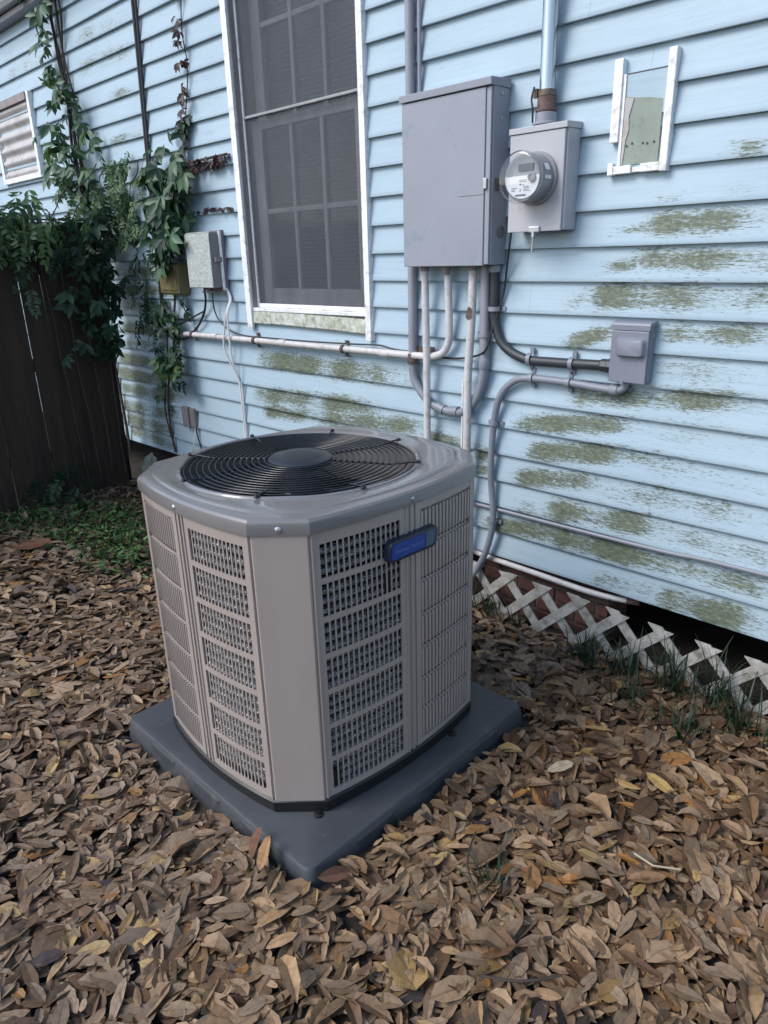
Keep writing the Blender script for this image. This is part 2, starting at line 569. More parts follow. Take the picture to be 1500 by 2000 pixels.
# skirts out to the horizon so that the ground is one sheet
o = len(vs_)
B = 400.0
ring_in = [0, nx, (ny + 1) * (nx + 1) - 1, ny * (nx + 1)]
vs_ += [(-B, -B, -0.06), (B, -B, -0.06), (B, B, -0.06), (-B, B, -0.06)]
bot = [i for i in range(nx + 1)]
top = [ny * (nx + 1) + i for i in range(nx, -1, -1)]
rgt = [j * (nx + 1) + nx for j in range(ny + 1)]
lft = [j * (nx + 1) for j in range(ny, -1, -1)]
for edge, (ca, cb) in ((bot, (0, 1)), (rgt, (1, 2)), (top, (2, 3)), (lft, (3, 0))):
    n_ = len(edge)
    for k in range(n_ - 1):
        fs_.append((edge[k + 1], edge[k], o + ca) if k < n_ // 2 else (edge[k + 1], edge[k], o + cb))
    fs_.append((edge[n_ // 2], o + ca, o + cb))
gm_.add(vs_, fs_)
ground = gm_.build("ground", 'soil', smooth=True, angle=180)
tag(ground, kind="structure")

# ------------------------------------------------------------------ house
G0, LAP = 0.28, 0.127
house = thing("house", (-3.0, 0.0, 0.28), "pale blue house wall of algae-stained horizontal lap siding with one dark window", "house")
ALG = [(-0.98, 1.964, -0.86, 1.954, 0.045, 0.8), (-1.21, 1.828, -1.1, 1.829, 0.013, 0.5), (-1.02, 1.842, -0.84, 1.837, 0.016, 0.5), (-1.36, 1.723, -1.18, 1.742, 0.018, 0.7), (-1.22, 1.744, -0.82, 1.75, 0.065, 1), (-1.4, 1.598, -1.23, 1.618, 0.037, 0.8), (-1.27, 1.631, -0.81, 1.619, 0.058, 0.9), (-1.54, 1.446, -1.44, 1.492, 0.047, 1), (-1.46, 1.495, -0.9, 1.501, 0.083, 1), (-0.85, 1.511, -0.79, 1.512, 0.049, 0.9), (-1.55, 1.303, -1.33, 1.36, 0.052, 1), (-1.14, 1.37, -0.77, 1.38, 0.056, 1), (-1.14, 1.237, -0.92, 1.247, 0.085, 0.55), (-0.96, 1.244, -0.75, 1.227, 0.088, 0.25), (-1.49, 1.097, -0.84, 1.151, 0.067, 1), (-1.76, 0.941, -1.18, 1.018, 0.065, 1), (-1.23, 1.008, -0.72, 1.025, 0.096, 0.35), (-1.7, 0.823, -1.16, 0.897, 0.075, 1), (-1.17, 0.891, -0.69, 0.861, 0.086, 0.4), (-1.76, 0.691, -1.34, 0.751, 0.065, 1.1), (-1.38, 0.731, -0.68, 0.749, 0.09, 0.5), (-1.75, 0.542, -1.57, 0.559, 0.059, 0.5), (-1.58, 0.58, -1.06, 0.614, 0.082, 1.1), (-1.08, 0.608, -0.65, 0.595, 0.082, 0.6), (-1.96, 0.426, -1.49, 0.469, 0.066, 1), (-1.54, 0.455, -0.96, 0.474, 0.078, 1.1), (-0.98, 0.469, -0.64, 0.477, 0.071, 0.95), (-1.35, 0.309, -1.0, 0.346, 0.07, 0.5), (-1.04, 0.321, -0.61, 0.335, 0.095, 0.95), (-3.64, 1.087, -2.47, 1.085, 0.097, 1), (-3.73, 0.861, -2.68, 0.9, 0.086, 1), (-3.66, 0.763, -2.3, 0.843, 0.077, 0.9), (-2.3, 0.803, -2.06, 0.794, 0.068, 1.2), (-1.99, 0.774, -1.89, 0.767, 0.075, 1), (-1.98, 0.694, -1.89, 0.696, 0.04, 1), (-3.19, 0.715, -2.55, 0.798, 0.065, 0.6), (-5.42, 1.824, -4.77, 1.804, 0.061, 0.7), (-5.41, 1.606, -4.59, 1.592, 0.069, 0.9), (-5.39, 1.476, -4.58, 1.475, 0.071, 1), (-5.4, 1.359, -4.68, 1.364, 0.065, 0.9), (-5.43, 1.197, -4.94, 1.193, 0.069, 1.1), (-5.41, 1.08, -4.75, 1.091, 0.054, 0.8), (-5.54, 0.956, -4.78, 0.957, 0.071, 1.1), (-5.6, 0.84, -4.89, 0.823, 0.074, 1.2), (-5.57, 0.71, -4.73, 0.725, 0.074, 1.1), (-5.57, 0.566, -4.72, 0.591, 0.084, 0.9), (-5.56, 0.46, -4.76, 0.45, 0.095, 0.9), (-5.54, 0.376, -4.86, 0.334, 0.079, 0.8), (-5.48, 3.119, -4.74, 3.09, 0.081, 0.45), (-5.54, 2.946, -4.72, 2.935, 0.084, 0.5), (-6.73, 3.107, -5.72, 3.134, 0.093, 0.35), (-6.76, 3.256, -5.95, 3.24, 0.061, 0.3), (-5.08, 2.718, -4.76, 2.714, 0.051, 0.7), (-5.2, 2.453, -4.76, 2.459, 0.048, 0.6), (-5.27, 2.248, -4.75, 2.265, 0.075, 0.8), (-5.38, 2.069, -4.77, 2.064, 0.078, 0.7), (-4.09, 2.546, -3.72, 2.543, 0.075, 0.25), (-4.12, 2.644, -3.76, 2.624, 0.074, 0.2), (-4.04, 2.378, -3.85, 2.382, 0.042, 0.4)]
# growth continues past the right edge of the picture much as it does inside it
for k in range(12):
    zz = G0 + (k + 0.5) * LAP
    ALG.append((-0.62, zz, 1.6, zz + 0.02, 0.06, 0.35 + 0.5 * random.random()))


def algae_at(x, z):
    d = np.full_like(x, 0.0)
    lap = np.floor((z - G0) / LAP)
    for (x0, z0, x1, z1, th, s) in ALG:
        t = np.clip((x - x0) / (x1 - x0), 0, 1)
        zc = z0 + (z1 - z0) * t
        e = min(0.16, 0.45 * (x1 - x0))
        wx = np.clip((x - x0 + 0.04) / 0.10, 0, 1) * np.clip((x1 - x + 1.6 * e) / (2.6 * e), 0, 1)
        wz = np.exp(-np.abs((z - zc) / (0.60 * th + 0.006)) ** 3)
        same = np.abs(z - zc) < 0.10
        d = np.maximum(d, s * wx * wz * same)
    br = 0.85 + 0.25 * np.sin(9.1 * x + 3.7 * lap) * np.sin(4.3 * x + 1.9 * lap + 1.0) + 0.16 * np.sin(23.0 * x + 5 * lap)
    return d * np.clip(br, 0.5, 1.1) + 0.05


def siding_board(k, xa, xb):
    z0 = G0 + k * LAP
    n = max(2, int((xb - xa) / 0.022))
    xs = np.linspace(xa, xb, n)
    fr = [(-0.001, 0.0012), (-0.0232, 0.0), (-0.0245, 0.004)] + [(-0.0245 + 0.0215 * t, 0.004 + (LAP - 0.002) * t) for t in (0.12, 0.26, 0.4, 0.54, 0.68, 0.84, 1.0)]
    P = []
    ph = 0.7 * k
    for fy, fz in fr:
        wz = 0.0011 * np.sin(xs * 1.3 + ph) + 0.0006 * np.sin(xs * 4.1 + 2 * ph)
        wy = 0.0012 * np.sin(xs * 2.2 + ph * 1.7) + 0.0005 * np.sin(xs * 7.3 + ph)
        P.append(np.stack([xs, fy + wy * (1.0 if fy < -0.002 else 0), z0 + fz + wz], 1))
    P = np.array(P)
    rows = len(fr)
    vs = P.reshape(-1, 3)
    f = []
    for r in range(rows - 1):
        for i in range(n - 1):
            f.append((r * n + i, r * n + i + 1, (r + 1) * n + i + 1, (r + 1) * n + i))
    me = bpy.data.meshes.new("siding_board")
    me.from_pydata(vs.tolist(), [], f)
    a = me.attributes.new("algae", 'FLOAT', 'POINT')
    a.data.foreach_set("value", algae_at(vs[:, 0], np.clip(vs[:, 2], z0 + 0.001, z0 + LAP - 0.001)).astype(np.float32))
    me.update()
    return link("siding_board", me, 'siding', house, smooth=True, angle=50)


WX0, WX1, WZ0, WZ1 = -3.665, -2.645, 1.29, 3.36
NL = 25
for k in range(NL):
    spans = [(-9.0, 2.6)]
    if G0 + k * LAP > WZ0 - 0.03 and G0 + k * LAP < WZ1:
        spans = [(-9.0, WX0), (WX1, 2.6)]
    for xa, xb in spans:
        br = [xa] + sorted(q for q in (-7.1 + 0.9 * math.sin(k * 2.4), (-4.6, -1.62, -2.9, -1.15)[k % 4] + 0.12 * math.sin(k * 1.9 + 1), 0.9 + 0.5 * math.sin(k * 1.3)) if xa + 0.3 < q < xb - 0.3) + [xb]
        for a, b in zip(br[:-1], br[1:]):
            siding_board(k, a, b - 0.0006)
TOPZ = G0 + NL * LAP
MB().box(-9, WX0 + 0.01, 0.004, 0.09, G0 + 0.01, TOPZ).box(WX1 - 0.01, 2.6, 0.004, 0.09, G0 + 0.01, TOPZ).box(WX0 + 0.012, WX1 - 0.012, 0.004, 0.09, G0 + 0.01, WZ0).box(WX0 + 0.012, WX1 - 0.012, 0.004, 0.09, WZ1, TOPZ).build("sheathing", 'dark', house)
MB().box(-9, 2.6, 3.9, 4.0, -0.1, TOPZ).box(-9.0, -8.9, 0.1, 3.9, -0.1, TOPZ).box(2.5, 2.6, 0.1, 3.9, -0.1, TOPZ).build("rear_wall", 'dark', house)
MB().box(-8.9, 2.5, 0.1, 3.9, TOPZ - 0.08, TOPZ - 0.01).build("ceiling_deck", 'dark', house)
MB().box(-8.9, 2.5, 0.1, 3.9, G0 + 0.02, G0 + 0.12).build("floor_deck", 'crawl', house)
MB().box(-8.9, 2.5, 1.3, 1.4, -0.1, G0 + 0.01).build("crawl_space_back", 'crawl', house)
# eave: frieze, fascia and roof slope
MB().box(-9.2, 2.8, -0.10, 0.0, TOPZ - 0.045, TOPZ - 0.005).build("soffit_trim", 'gutter', house, bevel=0.006)
gp = [(-0.02, 0.0), (-0.15, 0.0), (-0.165, 0.03), (-0.165, 0.085), (-0.175, 0.09), (-0.175, 0.10), (-0.02, 0.10)]
g_ = MB()
g_.loft([[Vector((x, y, TOPZ + z)) for y, z in gp] for x in (-9.2, 2.8)])
g_.build("gutter", 'gutter', house)
MB().add([(-9.3, -0.18, TOPZ + 0.105), (2.9, -0.18, TOPZ + 0.105), (2.9, 4.2, TOPZ + 1.9), (-9.3, 4.2, TOPZ + 1.9), (-9.3, -0.18, TOPZ + 0.13), (2.9, -0.18, TOPZ + 0.13), (2.9, 4.2, TOPZ + 1.93), (-9.3, 4.2, TOPZ + 1.93)],
         [(0, 1, 2, 3), (7, 6, 5, 4), (0, 4, 5, 1), (1, 5, 6, 2), (2, 6, 7, 3), (3, 7, 4, 0)]).build("roof", 'roof', house)

# window
win = MB().box(WX0 - 0.002, WX0 + 0.022, -0.022, 0.12, WZ0 + 0.085, WZ1).box(WX1 - 0.022, WX1 + 0.002, -0.022, 0.12, WZ0 + 0.085, WZ1).box(WX0 + 0.022, WX1 - 0.022, -0.02, 0.12, WZ1 - 0.03, WZ1).build("window", 'taupe', house, bevel=0.003)
MB().box(WX0 - 0.03, WX0 + 0.018, -0.042, -0.0225, WZ0 - 0.015, WZ1).build("trim_strip", 'white', win, bevel=0.002)
rt = MB()
rt.loft([[Vector((WX1 - 0.022 + dx, yy, zz)) for dx, yy in ((0, -0.042), (0.038, -0.042), (0.038, -0.006), (0, -0.006))] for dx, zz in ((0, WZ0 - 0.035), (0, WZ1))])
rt.build("trim_strip", 'white', win, bevel=0.002)
sl = MB()
sl.loft([[Vector((x, y, z + dz)) for y, z in ((-0.028, WZ0 + 0.006), (-0.033, WZ0 + 0.012), (-0.030, WZ0 + 0.075), (0.02, WZ0 + 0.09), (0.02, WZ0 + 0.006))] for x, dz in ((WX0 + 0.019, 0.004), (-3.3, 0.003), (-2.95, -0.004), (WX1 - 0.023, -0.012))])
sl.build("sill", 'white_moss', win)
# storm frame and screen
SZ0, SZM, SZ1 = WZ0 + 0.105, 2.402, WZ1 - 0.03
SXa, SXb = WX0 + 0.022, WX1 - 0.022
sf = MB().box(SXa, SXa + 0.014, 0.008, 0.022, SZ0, SZ1).box(SXb - 0.014, SXb, 0.008, 0.022, SZ0, SZ1)
sf.box(SXa + 0.014, SXb - 0.014, 0.009, 0.023, SZ0 - 0.002, SZ0 + 0.02)
sf.build("screen_frame", 'white', win, bevel=0.002)
MB().box(SXa, SXb, -0.028, 0.012, SZ0 - 0.022, SZ0 - 0.003).build("screen_rail", 'white', win, bevel=0.002)
MB().box(SXa + 0.014, SXb - 0.014, 0.004, 0.024, SZM - 0.007, SZM + 0.007).build("screen_crossbar", 'sash', win, bevel=0.003)
for za, zb in ((SZ0 + 0.02, SZM - 0.007), (SZM + 0.007, SZ1)):
    MB().add([(SXa + 0.014, 0.016, za), (SXb - 0.014, 0.016, za), (SXb - 0.014, 0.016, zb), (SXa + 0.014, 0.016, zb)], [(0, 1, 2, 3)]).build("insect_screen", 'screen', win)


def sash(y, za, zb, cols, rows, st=0.085, rail=0.1):
    xa, xb = SXa + 0.03, SXb - 0.03
    s = MB().box(xa, xa + st, y, y + 0.035, za, zb).box(xb - st, xb, y, y + 0.035, za, zb)
    s.box(xa + st, xb - st, y + 0.001, y + 0.034, za, za + rail).box(xa + st, xb - st, y + 0.001, y + 0.034, zb - 0.045, zb)
    s.build("sash", 'sash', win, bevel=0.003)
    ga, gb, gc, gd = xa + st, xb - st, za + rail, zb - 0.045
    for c in range(1, cols):
        xc = ga + (gb - ga) * c / cols
        MB().box(xc - 0.014, xc + 0.014, y + 0.003, y + 0.031, gc, gd).build("muntin", 'sash', win, bevel=0.004)
    for r in range(1, rows):
        zc = gc + (gd - gc) * r / rows
        for c in range(cols):
            x0 = ga + (gb - ga) * c / cols + (0.014 if c else 0)
            x1 = ga + (gb - ga) * (c + 1) / cols - (0.014 if c < cols - 1 else 0)
            MB().box(x0, x1, y + 0.004, y + 0.030, zc - 0.013, zc + 0.013).build("muntin", 'sash', win, bevel=0.004)
    for c in range(cols):
        for r in range(rows):
            x0 = ga + (gb - ga) * c / cols + (0.014 if c else 0)
            x1 = ga + (gb - ga) * (c + 1) / cols - (0.014 if c < cols - 1 else 0)
            z0 = gc + (gd - gc) * r / rows + (0.013 if r else 0)
            z1 = gc + (gd - gc) * (r + 1) / rows - (0.013 if r < rows - 1 else 0)
            MB().add([(x0, y + 0.018, z0), (x1, y + 0.018, z0), (x1, y + 0.018, z1), (x0, y + 0.018, z1)], [(0, 1, 2, 3)]).build("pane", 'glass', win)


sash(0.045, SZ0 + 0.005, SZM - 0.02, 3, 2)
sash(0.085, SZM - 0.06, SZ1 - 0.005, 3, 2, 0.085, 0.05)
bl = MB()
z = SZ0 + 0.03
while z < SZ1:
    bl.add([(SXa + 0.05, 0.155, z), (SXb - 0.05, 0.155, z), (SXb - 0.05, 0.178, z + 0.016), (SXa + 0.05, 0.178, z + 0.016), (SXa + 0.05, 0.1555, z + 0.0012), (SXb - 0.05, 0.1555, z + 0.0012), (SXb - 0.05, 0.1775, z + 0.0175), (SXa + 0.05, 0.1775, z + 0.0175)],
           [(3, 2, 1, 0), (4, 5, 6, 7), (0, 1, 5, 4), (2, 3, 7, 6), (1, 2, 6, 5), (3, 0, 4, 7)])
    z += 0.0225
tag(bl.build("window_blind", 'blind', win), kind="stuff")

# brick pier under the siding
pier = MB().box(-1.93, -1.265, 0.043, 0.24, -0.05, G0 + 0.015).build("brick_pier", 'mortar', house)
bm_ = None
for r in range(4):
    z0 = -0.03 + r * 0.072
    x = -1.935 - (0.1 if r % 2 else 0.0)
    while x < -1.28:
        xa, xb = max(x, -1.94), min(x + 0.195, -1.262)
        if xb - xa > 0.03:
            j = random.uniform(-0.003, 0.003)
            MB().box(xa, xb, 0.034 + j, 0.23, z0, z0 + 0.06).build("brick", 'brick', pier, bevel=0.004)
        x += 0.207

# ------------------------------------------------------------------ lattice skirt along the foot of the wall
lat = thing("lattice_skirt", (-1.2, -0.05, 0.0), "dirty white crisscross lattice strip cut short along the foot of the house", "lattice")
LZC, PIT, LW = 0.182, 0.190, 0.043


def clip_strip(cx, sgn, y0, y1, z_lo, z_hi, xmin, xmax):
    """45 degree strip through (cx, LZC), cut by horizontal lines"""
    hw = LW / 2 * math.sqrt(2)
    prof = []
    for z, side in ((z_lo, -1), (z_lo, 1), (z_hi, 1), (z_hi, -1)):
        prof.append((cx + sgn * (z - LZC) + side * hw, z))
    prof = [(min(max(a, xmin), xmax), b) for a, b in prof]
    if abs(prof[0][0] - prof[1][0]) < 0.004 and abs(prof[2][0] - prof[3][0]) < 0.004:
        return None
    mb = MB()
    sag = lambda x: 0.012 * math.sin(3.0 * x + 0.5)
    lean = 0.12
    ring = lambda y: [Vector((x, y - lean * (zz - 0.0) * 0.0 - 0.03 * (1 - zz / 0.2) * 0.5, zz + sag(x))) for x, zz in prof]
    mb.loft([ring(y0), ring(y1)])
    return mb


for k in range(-1, 17):
    cx = -1.965 + 0.03 + k * PIT
    for sgn, ya, yb in ((1, -0.052, -0.046), (-1, -0.045, -0.039)):
        zt_ = LZC + random.choice((0.022, 0.026, 0.03))
        mb = clip_strip(cx, sgn, ya, yb, -0.06, zt_, -2.2, 1.3)
        if mb:
            mb.build("lattice_slat", 'lattice', lat)

# ------------------------------------------------------------------ fence
FX = -5.25
fence = thing("wooden_fence", (FX, -1.2, 0), "dark weathered wooden board fence meeting the house at its left end", "fence")
y = -0.215
i = 0
while y > -3.4:
    w = random.uniform(0.132, 0.142)
    h = 1.93 + random.uniform(-0.02, 0.03)
    lean = random.uniform(-0.006, 0.006)
    jx = random.uniform(-0.004, 0.004)
    mb = MB()
    ring = lambda zz, q=0.0: [Vector((FX + jx + a, y - b + lean * zz, zz)) for a, b in ((0, 0.0), (0, w), (-0.017, w), (-0.017, 0.0))]
    mb.loft([ring(-0.08), ring(0.6), ring(1.3), ring(h)])
    mb.build("board", 'fence', fence)
    y -= w + (0.007 if i in (3, 5) else random.choice((0.0015, 0.002, 0.003)))
    i += 1
for zr in (0.35, 1.0, 1.65):
    MB().box(FX - 0.06, FX - 0.024, -3.4, -0.2, zr - 0.045, zr + 0.045).build("rail", 'fence', fence)
for yp in (-0.16, -2.55):
    MB().box(FX - 0.155, FX - 0.064, yp - 0.09, yp, -0.1, 1.9).build("post", 'fence', fence)

# ------------------------------------------------------------------ wall-hung things
# main panel
pn = thing("electrical_panel", (-2.065, -0.07, 1.62), "large plain grey metal electrical panel box beside the round meter", "electrical box")
PA, PB, PZ0, PZ1 = -2.300, -1.832, 1.618, 2.268
MB().box(PA + 0.004, PB, -0.125, -0.018, PZ0, PZ1).build("box_body", 'panel', pn, bevel=0.003)
MB().box(PA, PB - 0.028, -0.142, -0.126, PZ0 - 0.003, PZ1 - 0.004).build("door", 'panel', pn, bevel=0.003)
MB().box(PB - 0.027, PB - 0.004, -0.137, -0.126, PZ0 + 0.002, PZ1 - 0.004).build("door_edge_strip", 'panel', pn, bevel=0.003)
cp = MB()
cp.loft([[Vector((x, y_, z_)) for y_, z_ in ((-0.150, PZ1 - 0.001), (-0.152, PZ1 + 0.026), (-0.018, PZ1 + 0.034), (-0.018, PZ1 + 0.001))] for x in (PA - 0.008, PB + 0.003)])
cp.build("rain_cap", 'panel', pn, bevel=0.002)
MB().box(PB - 0.030, PB - 0.014, -0.147, -0.137, 1.905, 1.945).build("latch", 'steel', pn, bevel=0.002)
MB().box(PB + 0.0005, PB + 0.006, -0.105, -0.085, 1.90, 1.945).build("hasp", 'brass', pn)
for zz in (2.245, 2.16):
    MB().lathe([(0.008, 0), (0.008, 0.003), (0.004, 0.005)], 12, Matrix.Translation((PB, -0.075, zz)) @ Matrix.Rotation(rad(90), 4, 'Y')).build("screw", 'steel', pn)
MB().lathe([(0.024, -0.002), (0.024, 0.006), (0.018, 0.006), (0.018, 0.002)], 20, Matrix.Translation((PB, -0.06, 1.745)) @ Matrix.Rotation(rad(90), 4, 'Y')).build("knockout", 'groove', pn, smooth=True)
for xx in (-2.236, -2.108, -1.962):
    MB().lathe([(0.021, 0), (0.021, -0.022), (0.017, -0.024), (0.017, -0.04)], 14, Matrix.Translation((xx, -0.07, PZ0 - 0.0005))).build("conduit_fitting", 'taupe', pn)
MB().box(PA + 0.31, PA + 0.44, -0.1428, -0.1424, 1.885, 1.8865, Matrix.Rotation(0, 4, 'X')).build("scratch", 'ink', pn)

# meter socket
ms = thing("electric_meter", (-1.632, -0.06, 1.74), "round glass-domed electric meter on a grey socket box under a steel mast", "electric meter")
MA, MBx, MZ0, MZ1 = -1.756, -1.511, 1.741, 2.088
MB().box(MA + 0.003, MBx, -0.106, -0.018, MZ0, MZ1).build("socket_box", 'meterbox', ms, bevel=0.004)
MB().box(MA, MBx - 0.006, -0.119, -0.107, MZ0 - 0.003, MZ1 - 0.004).build("front_cover", 'meterbox', ms, bevel=0.003)
cp = MB()
cp.loft([[Vector((x, y_, z_)) for y_, z_ in ((-0.124, MZ1 - 0.003), (-0.124, MZ1 + 0.018), (-0.018, MZ1 + 0.024), (-0.018, MZ1 + 0.001))] for x in (MA - 0.004, MBx + 0.004)])
cp.build("top_cap", 'meterbox', ms, bevel=0.002)
MXc, MZc = -1.632, 1.925
R_ = rot_y_face(MXc, -0.119, MZc)
MB().lathe([(0.094, 0.0), (0.094, 0.012), (0.090, 0.016), (0.088, 0.016)], 48, R_).build("retaining_ring", 'metergrey', ms, smooth=True)
MB().lathe([(0.083, 0.005), (0.083, 0.085), (0.080, 0.088)], 48, R_).build("meter_body", 'metergrey', ms, smooth=True)
MB().lathe([(0.0865, 0.016), (0.0865, 0.116), (0.083, 0.123), (0.074, 0.126), (0.0, 0.126)], 48, R_, False, False).build("glass_dome", 'dome', ms, smooth=True)
MB().lathe([(0.0885, 0.104), (0.090, 0.110), (0.0885, 0.117)], 48, R_, False, False).build("dome_rim", 'metergrey', ms, smooth=True)
fc = MB()
half = [(0.0785 * math.cos(a), 0.0785 * math.sin(a)) for a in np.linspace(math.pi, 2 * math.pi, 26)]
fc.loft([[R_ @ Vector((a, b + 0.006, zz)) for a, b in half] for zz in (0.0885, 0.092)])
fc.build("white_label", 'meterface', ms)
MB().add([R_ @ Vector(p) for p in ((-0.02, 0.022, 0.0935), (0.045, 0.022, 0.0935), (0.045, 0.046, 0.0935), (-0.02, 0.046, 0.0935), (-0.02, 0.022, 0.089), (0.045, 0.022, 0.089), (0.045, 0.046, 0.089), (-0.02, 0.046, 0.089))],
         [(0, 1, 2, 3), (4, 5, 1, 0), (5, 6, 2, 1), (6, 7, 3, 2), (7, 4, 0, 3)]).build("display", 'lcd', ms)
MB().lathe([(0.016, 0.09), (0.016, 0.1), (0.010, 0.101), (0.009, 0.097), (0.0, 0.097)], 20, R_ @ Matrix.Translation((0.042, -0.001, 0)), True, False).build("optical_port", 'disc', ms, smooth=True)
pr = MB()
for (a, b, w, h) in ((-0.015, -0.010, 0.034, 0.0018), (-0.015, -0.015, 0.036, 0.0018), (-0.012, -0.026, 0.006, 0.005), (-0.002, -0.027, 0.01, 0.002), (-0.048, -0.036, 0.026, 0.0016), (-0.048, -0.041, 0.018, 0.0016), (-0.048, -0.046, 0.016, 0.0016),
                     (0.006, -0.032, 0.022, 0.0016), (0.006, -0.037, 0.026, 0.0016), (0.006, -0.042, 0.022, 0.0016), (0.006, -0.047, 0.03, 0.0016), (-0.01, -0.042, 0.004, 0.003), (-0.012, -0.047, 0.006, 0.003)):
    pr.box(a, a + w, b, b + h, 0.0921, 0.0925, R_)
for q in range(18):
    a = -0.030 + q * 0.0026
    pr.box(a, a + 0.0015, -0.064, -0.057, 0.0921, 0.0925, R_)
pr.build("label_print", 'ink', ms)
MB().box(-0.064, -0.047, 0.0055, 0.0065, 0.0922, 0.0926, R_).box(-0.048, -0.047, 0.0066, 0.024, 0.0922, 0.0926, R_).build("label_mark", 'ink', ms)
sid = MB()
for zc, hh in ((0.06, 0.022), ):
    for a0, a1, za, zb in ((rad(14), rad(30), 0.042, 0.072), (rad(-6), rad(2), 0.036, 0.078)):
        ringA = [R_ @ Vector((0.0872 * math.cos(a), 0.0872 * math.sin(a), za)) for a in np.linspace(a0, a1, 6)]
        ringB = [R_ @ Vector((0.0872 * math.cos(a), 0.0872 * math.sin(a), zb)) for a in np.linspace(a0, a1, 6)]
        sid.loft([ringA, ringB], False, False, False)
sid.build("side_sticker", 'meterface', ms)
MB().box(-1.655, -1.605, -0.128, -0.119, MZ0 - 0.006, MZ0 + 0.016).build("seal_hasp", 'steel', ms, bevel=0.003)
MB().tube([(-1.632, -0.126, MZ0 - 0.005), (-1.630, -0.128, MZ0 - 0.022), (-1.631, -0.127, MZ0 - 0.034)], 0.007, 8).tube([(-1.631, -0.127, MZ0 - 0.033), (-1.633, -0.126, MZ0 - 0.078)], 0.0045, 8).build("barrel_lock", 'steel', ms)

mast = thing("service_mast", (-1.640, -0.06, 2.10), "shiny galvanised steel service mast rising from the meter box", "pipe")
MB().tube([(-1.638, -0.062, 2.215), (-1.642, -0.062, 3.9)], 0.029, 20).build("pipe", 'galv', mast, smooth=True)
MB().lathe([(0.050, 2.112), (0.050, 2.118), (0.040, 2.122), (0.040, 2.150), (0.037, 2.153)], 20, Matrix.Translation((-1.638, -0.062, 0))).build("hub", 'panel', mast, smooth=True)
MB().lathe([(0.036, 2.150), (0.040, 2.158), (0.036, 2.168), (0.0345, 2.172), (0.0345, 2.202), (0.031, 2.206)], 20, Matrix.Translation((-1.638, -0.062, 0))).build("coupling", 'rust', mast, smooth=True)
MB().lathe([(0.031, 2.206), (0.0335, 2.207), (0.0335, 2.226), (0.031, 2.228)], 20, Matrix.Translation((-1.638, -0.062, 0))).box(-1.685, -1.668, -0.085, -0.065, 2.205, 2.235).build("ground_clamp", 'brass', mast, smooth=True, angle=30)
MB().tube([(-1.676, -0.09, 2.24), (-1.68, -0.10, 2.20), (-1.670, -0.105, 2.165), (-1.672, -0.10, 2.12)], 0.0035, 6, 4).build("bond_wire", 'black', mast)

# disconnect box
dc = thing("disconnect_box", (-1.215, -0.04, 1.18), "small blue-grey disconnect box with raised square cover on the right siding", "electrical box")
DA, DB, DZ0, DZ1 = -1.296, -1.147, 1.185, 1.408
MB().box(DA + 0.004, DB, -0.062, -0.016, DZ0 + 0.004, DZ1 - 0.014).build("box_body", 'disc', dc, bevel=0.003)
MB().box(DA, DB - 0.002, -0.075, -0.063, DZ0, DZ1 - 0.03).build("front_cover", 'disc', dc, bevel=0.003)
cp = MB()
cp.loft([[Vector((x, y_, z_)) for y_, z_ in ((-0.077, DZ1 - 0.029), (-0.077, DZ1 - 0.008), (-0.071, DZ1), (-0.016, DZ1 + 0.006), (-0.016, DZ1 - 0.013), (-0.062, DZ1 - 0.0135))] for x in (DA - 0.002, DB + 0.002)])
cp.build("top_cap", 'disc', dc, bevel=0.002)
hd = MB()
Rd = rot_y_face(-1.213, -0.075, 1.318)
rr_ = rrect(0.108, 0.066, 0.014)
hd.loft([[Rd @ Vector((a * s, b * s, zz)) for a, b in rr_] for s, zz in ((1.12, 0.0), (1.06, 0.004), (0.98, 0.009), (0.95, 0.018), (0.86, 0.021))])
hd.build("raised_cover", 'disc', dc, smooth=True, angle=35)
MB().lathe([(0.006, 0), (0.006, 0.003), (0.003, 0.004)], 10, Matrix.Translation((DB, -0.04, 1.36)) @ Matrix.Rotation(rad(90), 4, 'Y')).build("screw", 'steel', dc)
MB().box(-1.245, -1.232, -0.08, -0.076, DZ0 - 0.006, DZ0 + 0.006).build("hasp", 'disc', dc)

# conduits and cables
def clamp(parent, x, z, vert, r=0.024, y=-0.042, mat='greypvc'):
    mb = MB()
    n = 10
    pts = []
    for k in range(n + 1):
        a = math.pi * k / n
        if vert:
            pts.append((x + r * math.cos(a), y - r * math.sin(a), z))
        else:
            pts.append((x, y - r * math.sin(a), z + r * math.cos(a)))
    rings = []
    for p in pts:
        d = Vector((p[0] - x, p[1] - y, p[2] - z)).normalized()
        w = Vector((0, 0, 0.009)) if vert else Vector((0.009, 0, 0))
        P = Vector(p)
        rings.append([P - w - d * 0.002, P + w - d * 0.002, P + w + d * 0.003, P - w + d * 0.003])
    mb.loft(rings)
    # ears screwed to the siding
    for s in (-1, 1):
        if vert:
            mb.box(x + s * (r + 0.011) - 0.011, x + s * (r + 0.011) + 0.011, -0.030, -0.018, z - 0.009, z + 0.009)
        else:
            mb.box(x - 0.009, x + 0.009, -0.030, -0.018, z + s * (r + 0.011) - 0.011, z + s * (r + 0.011) + 0.011)
    return mb.build("pipe_clamp", mat, parent, smooth=True, angle=40)


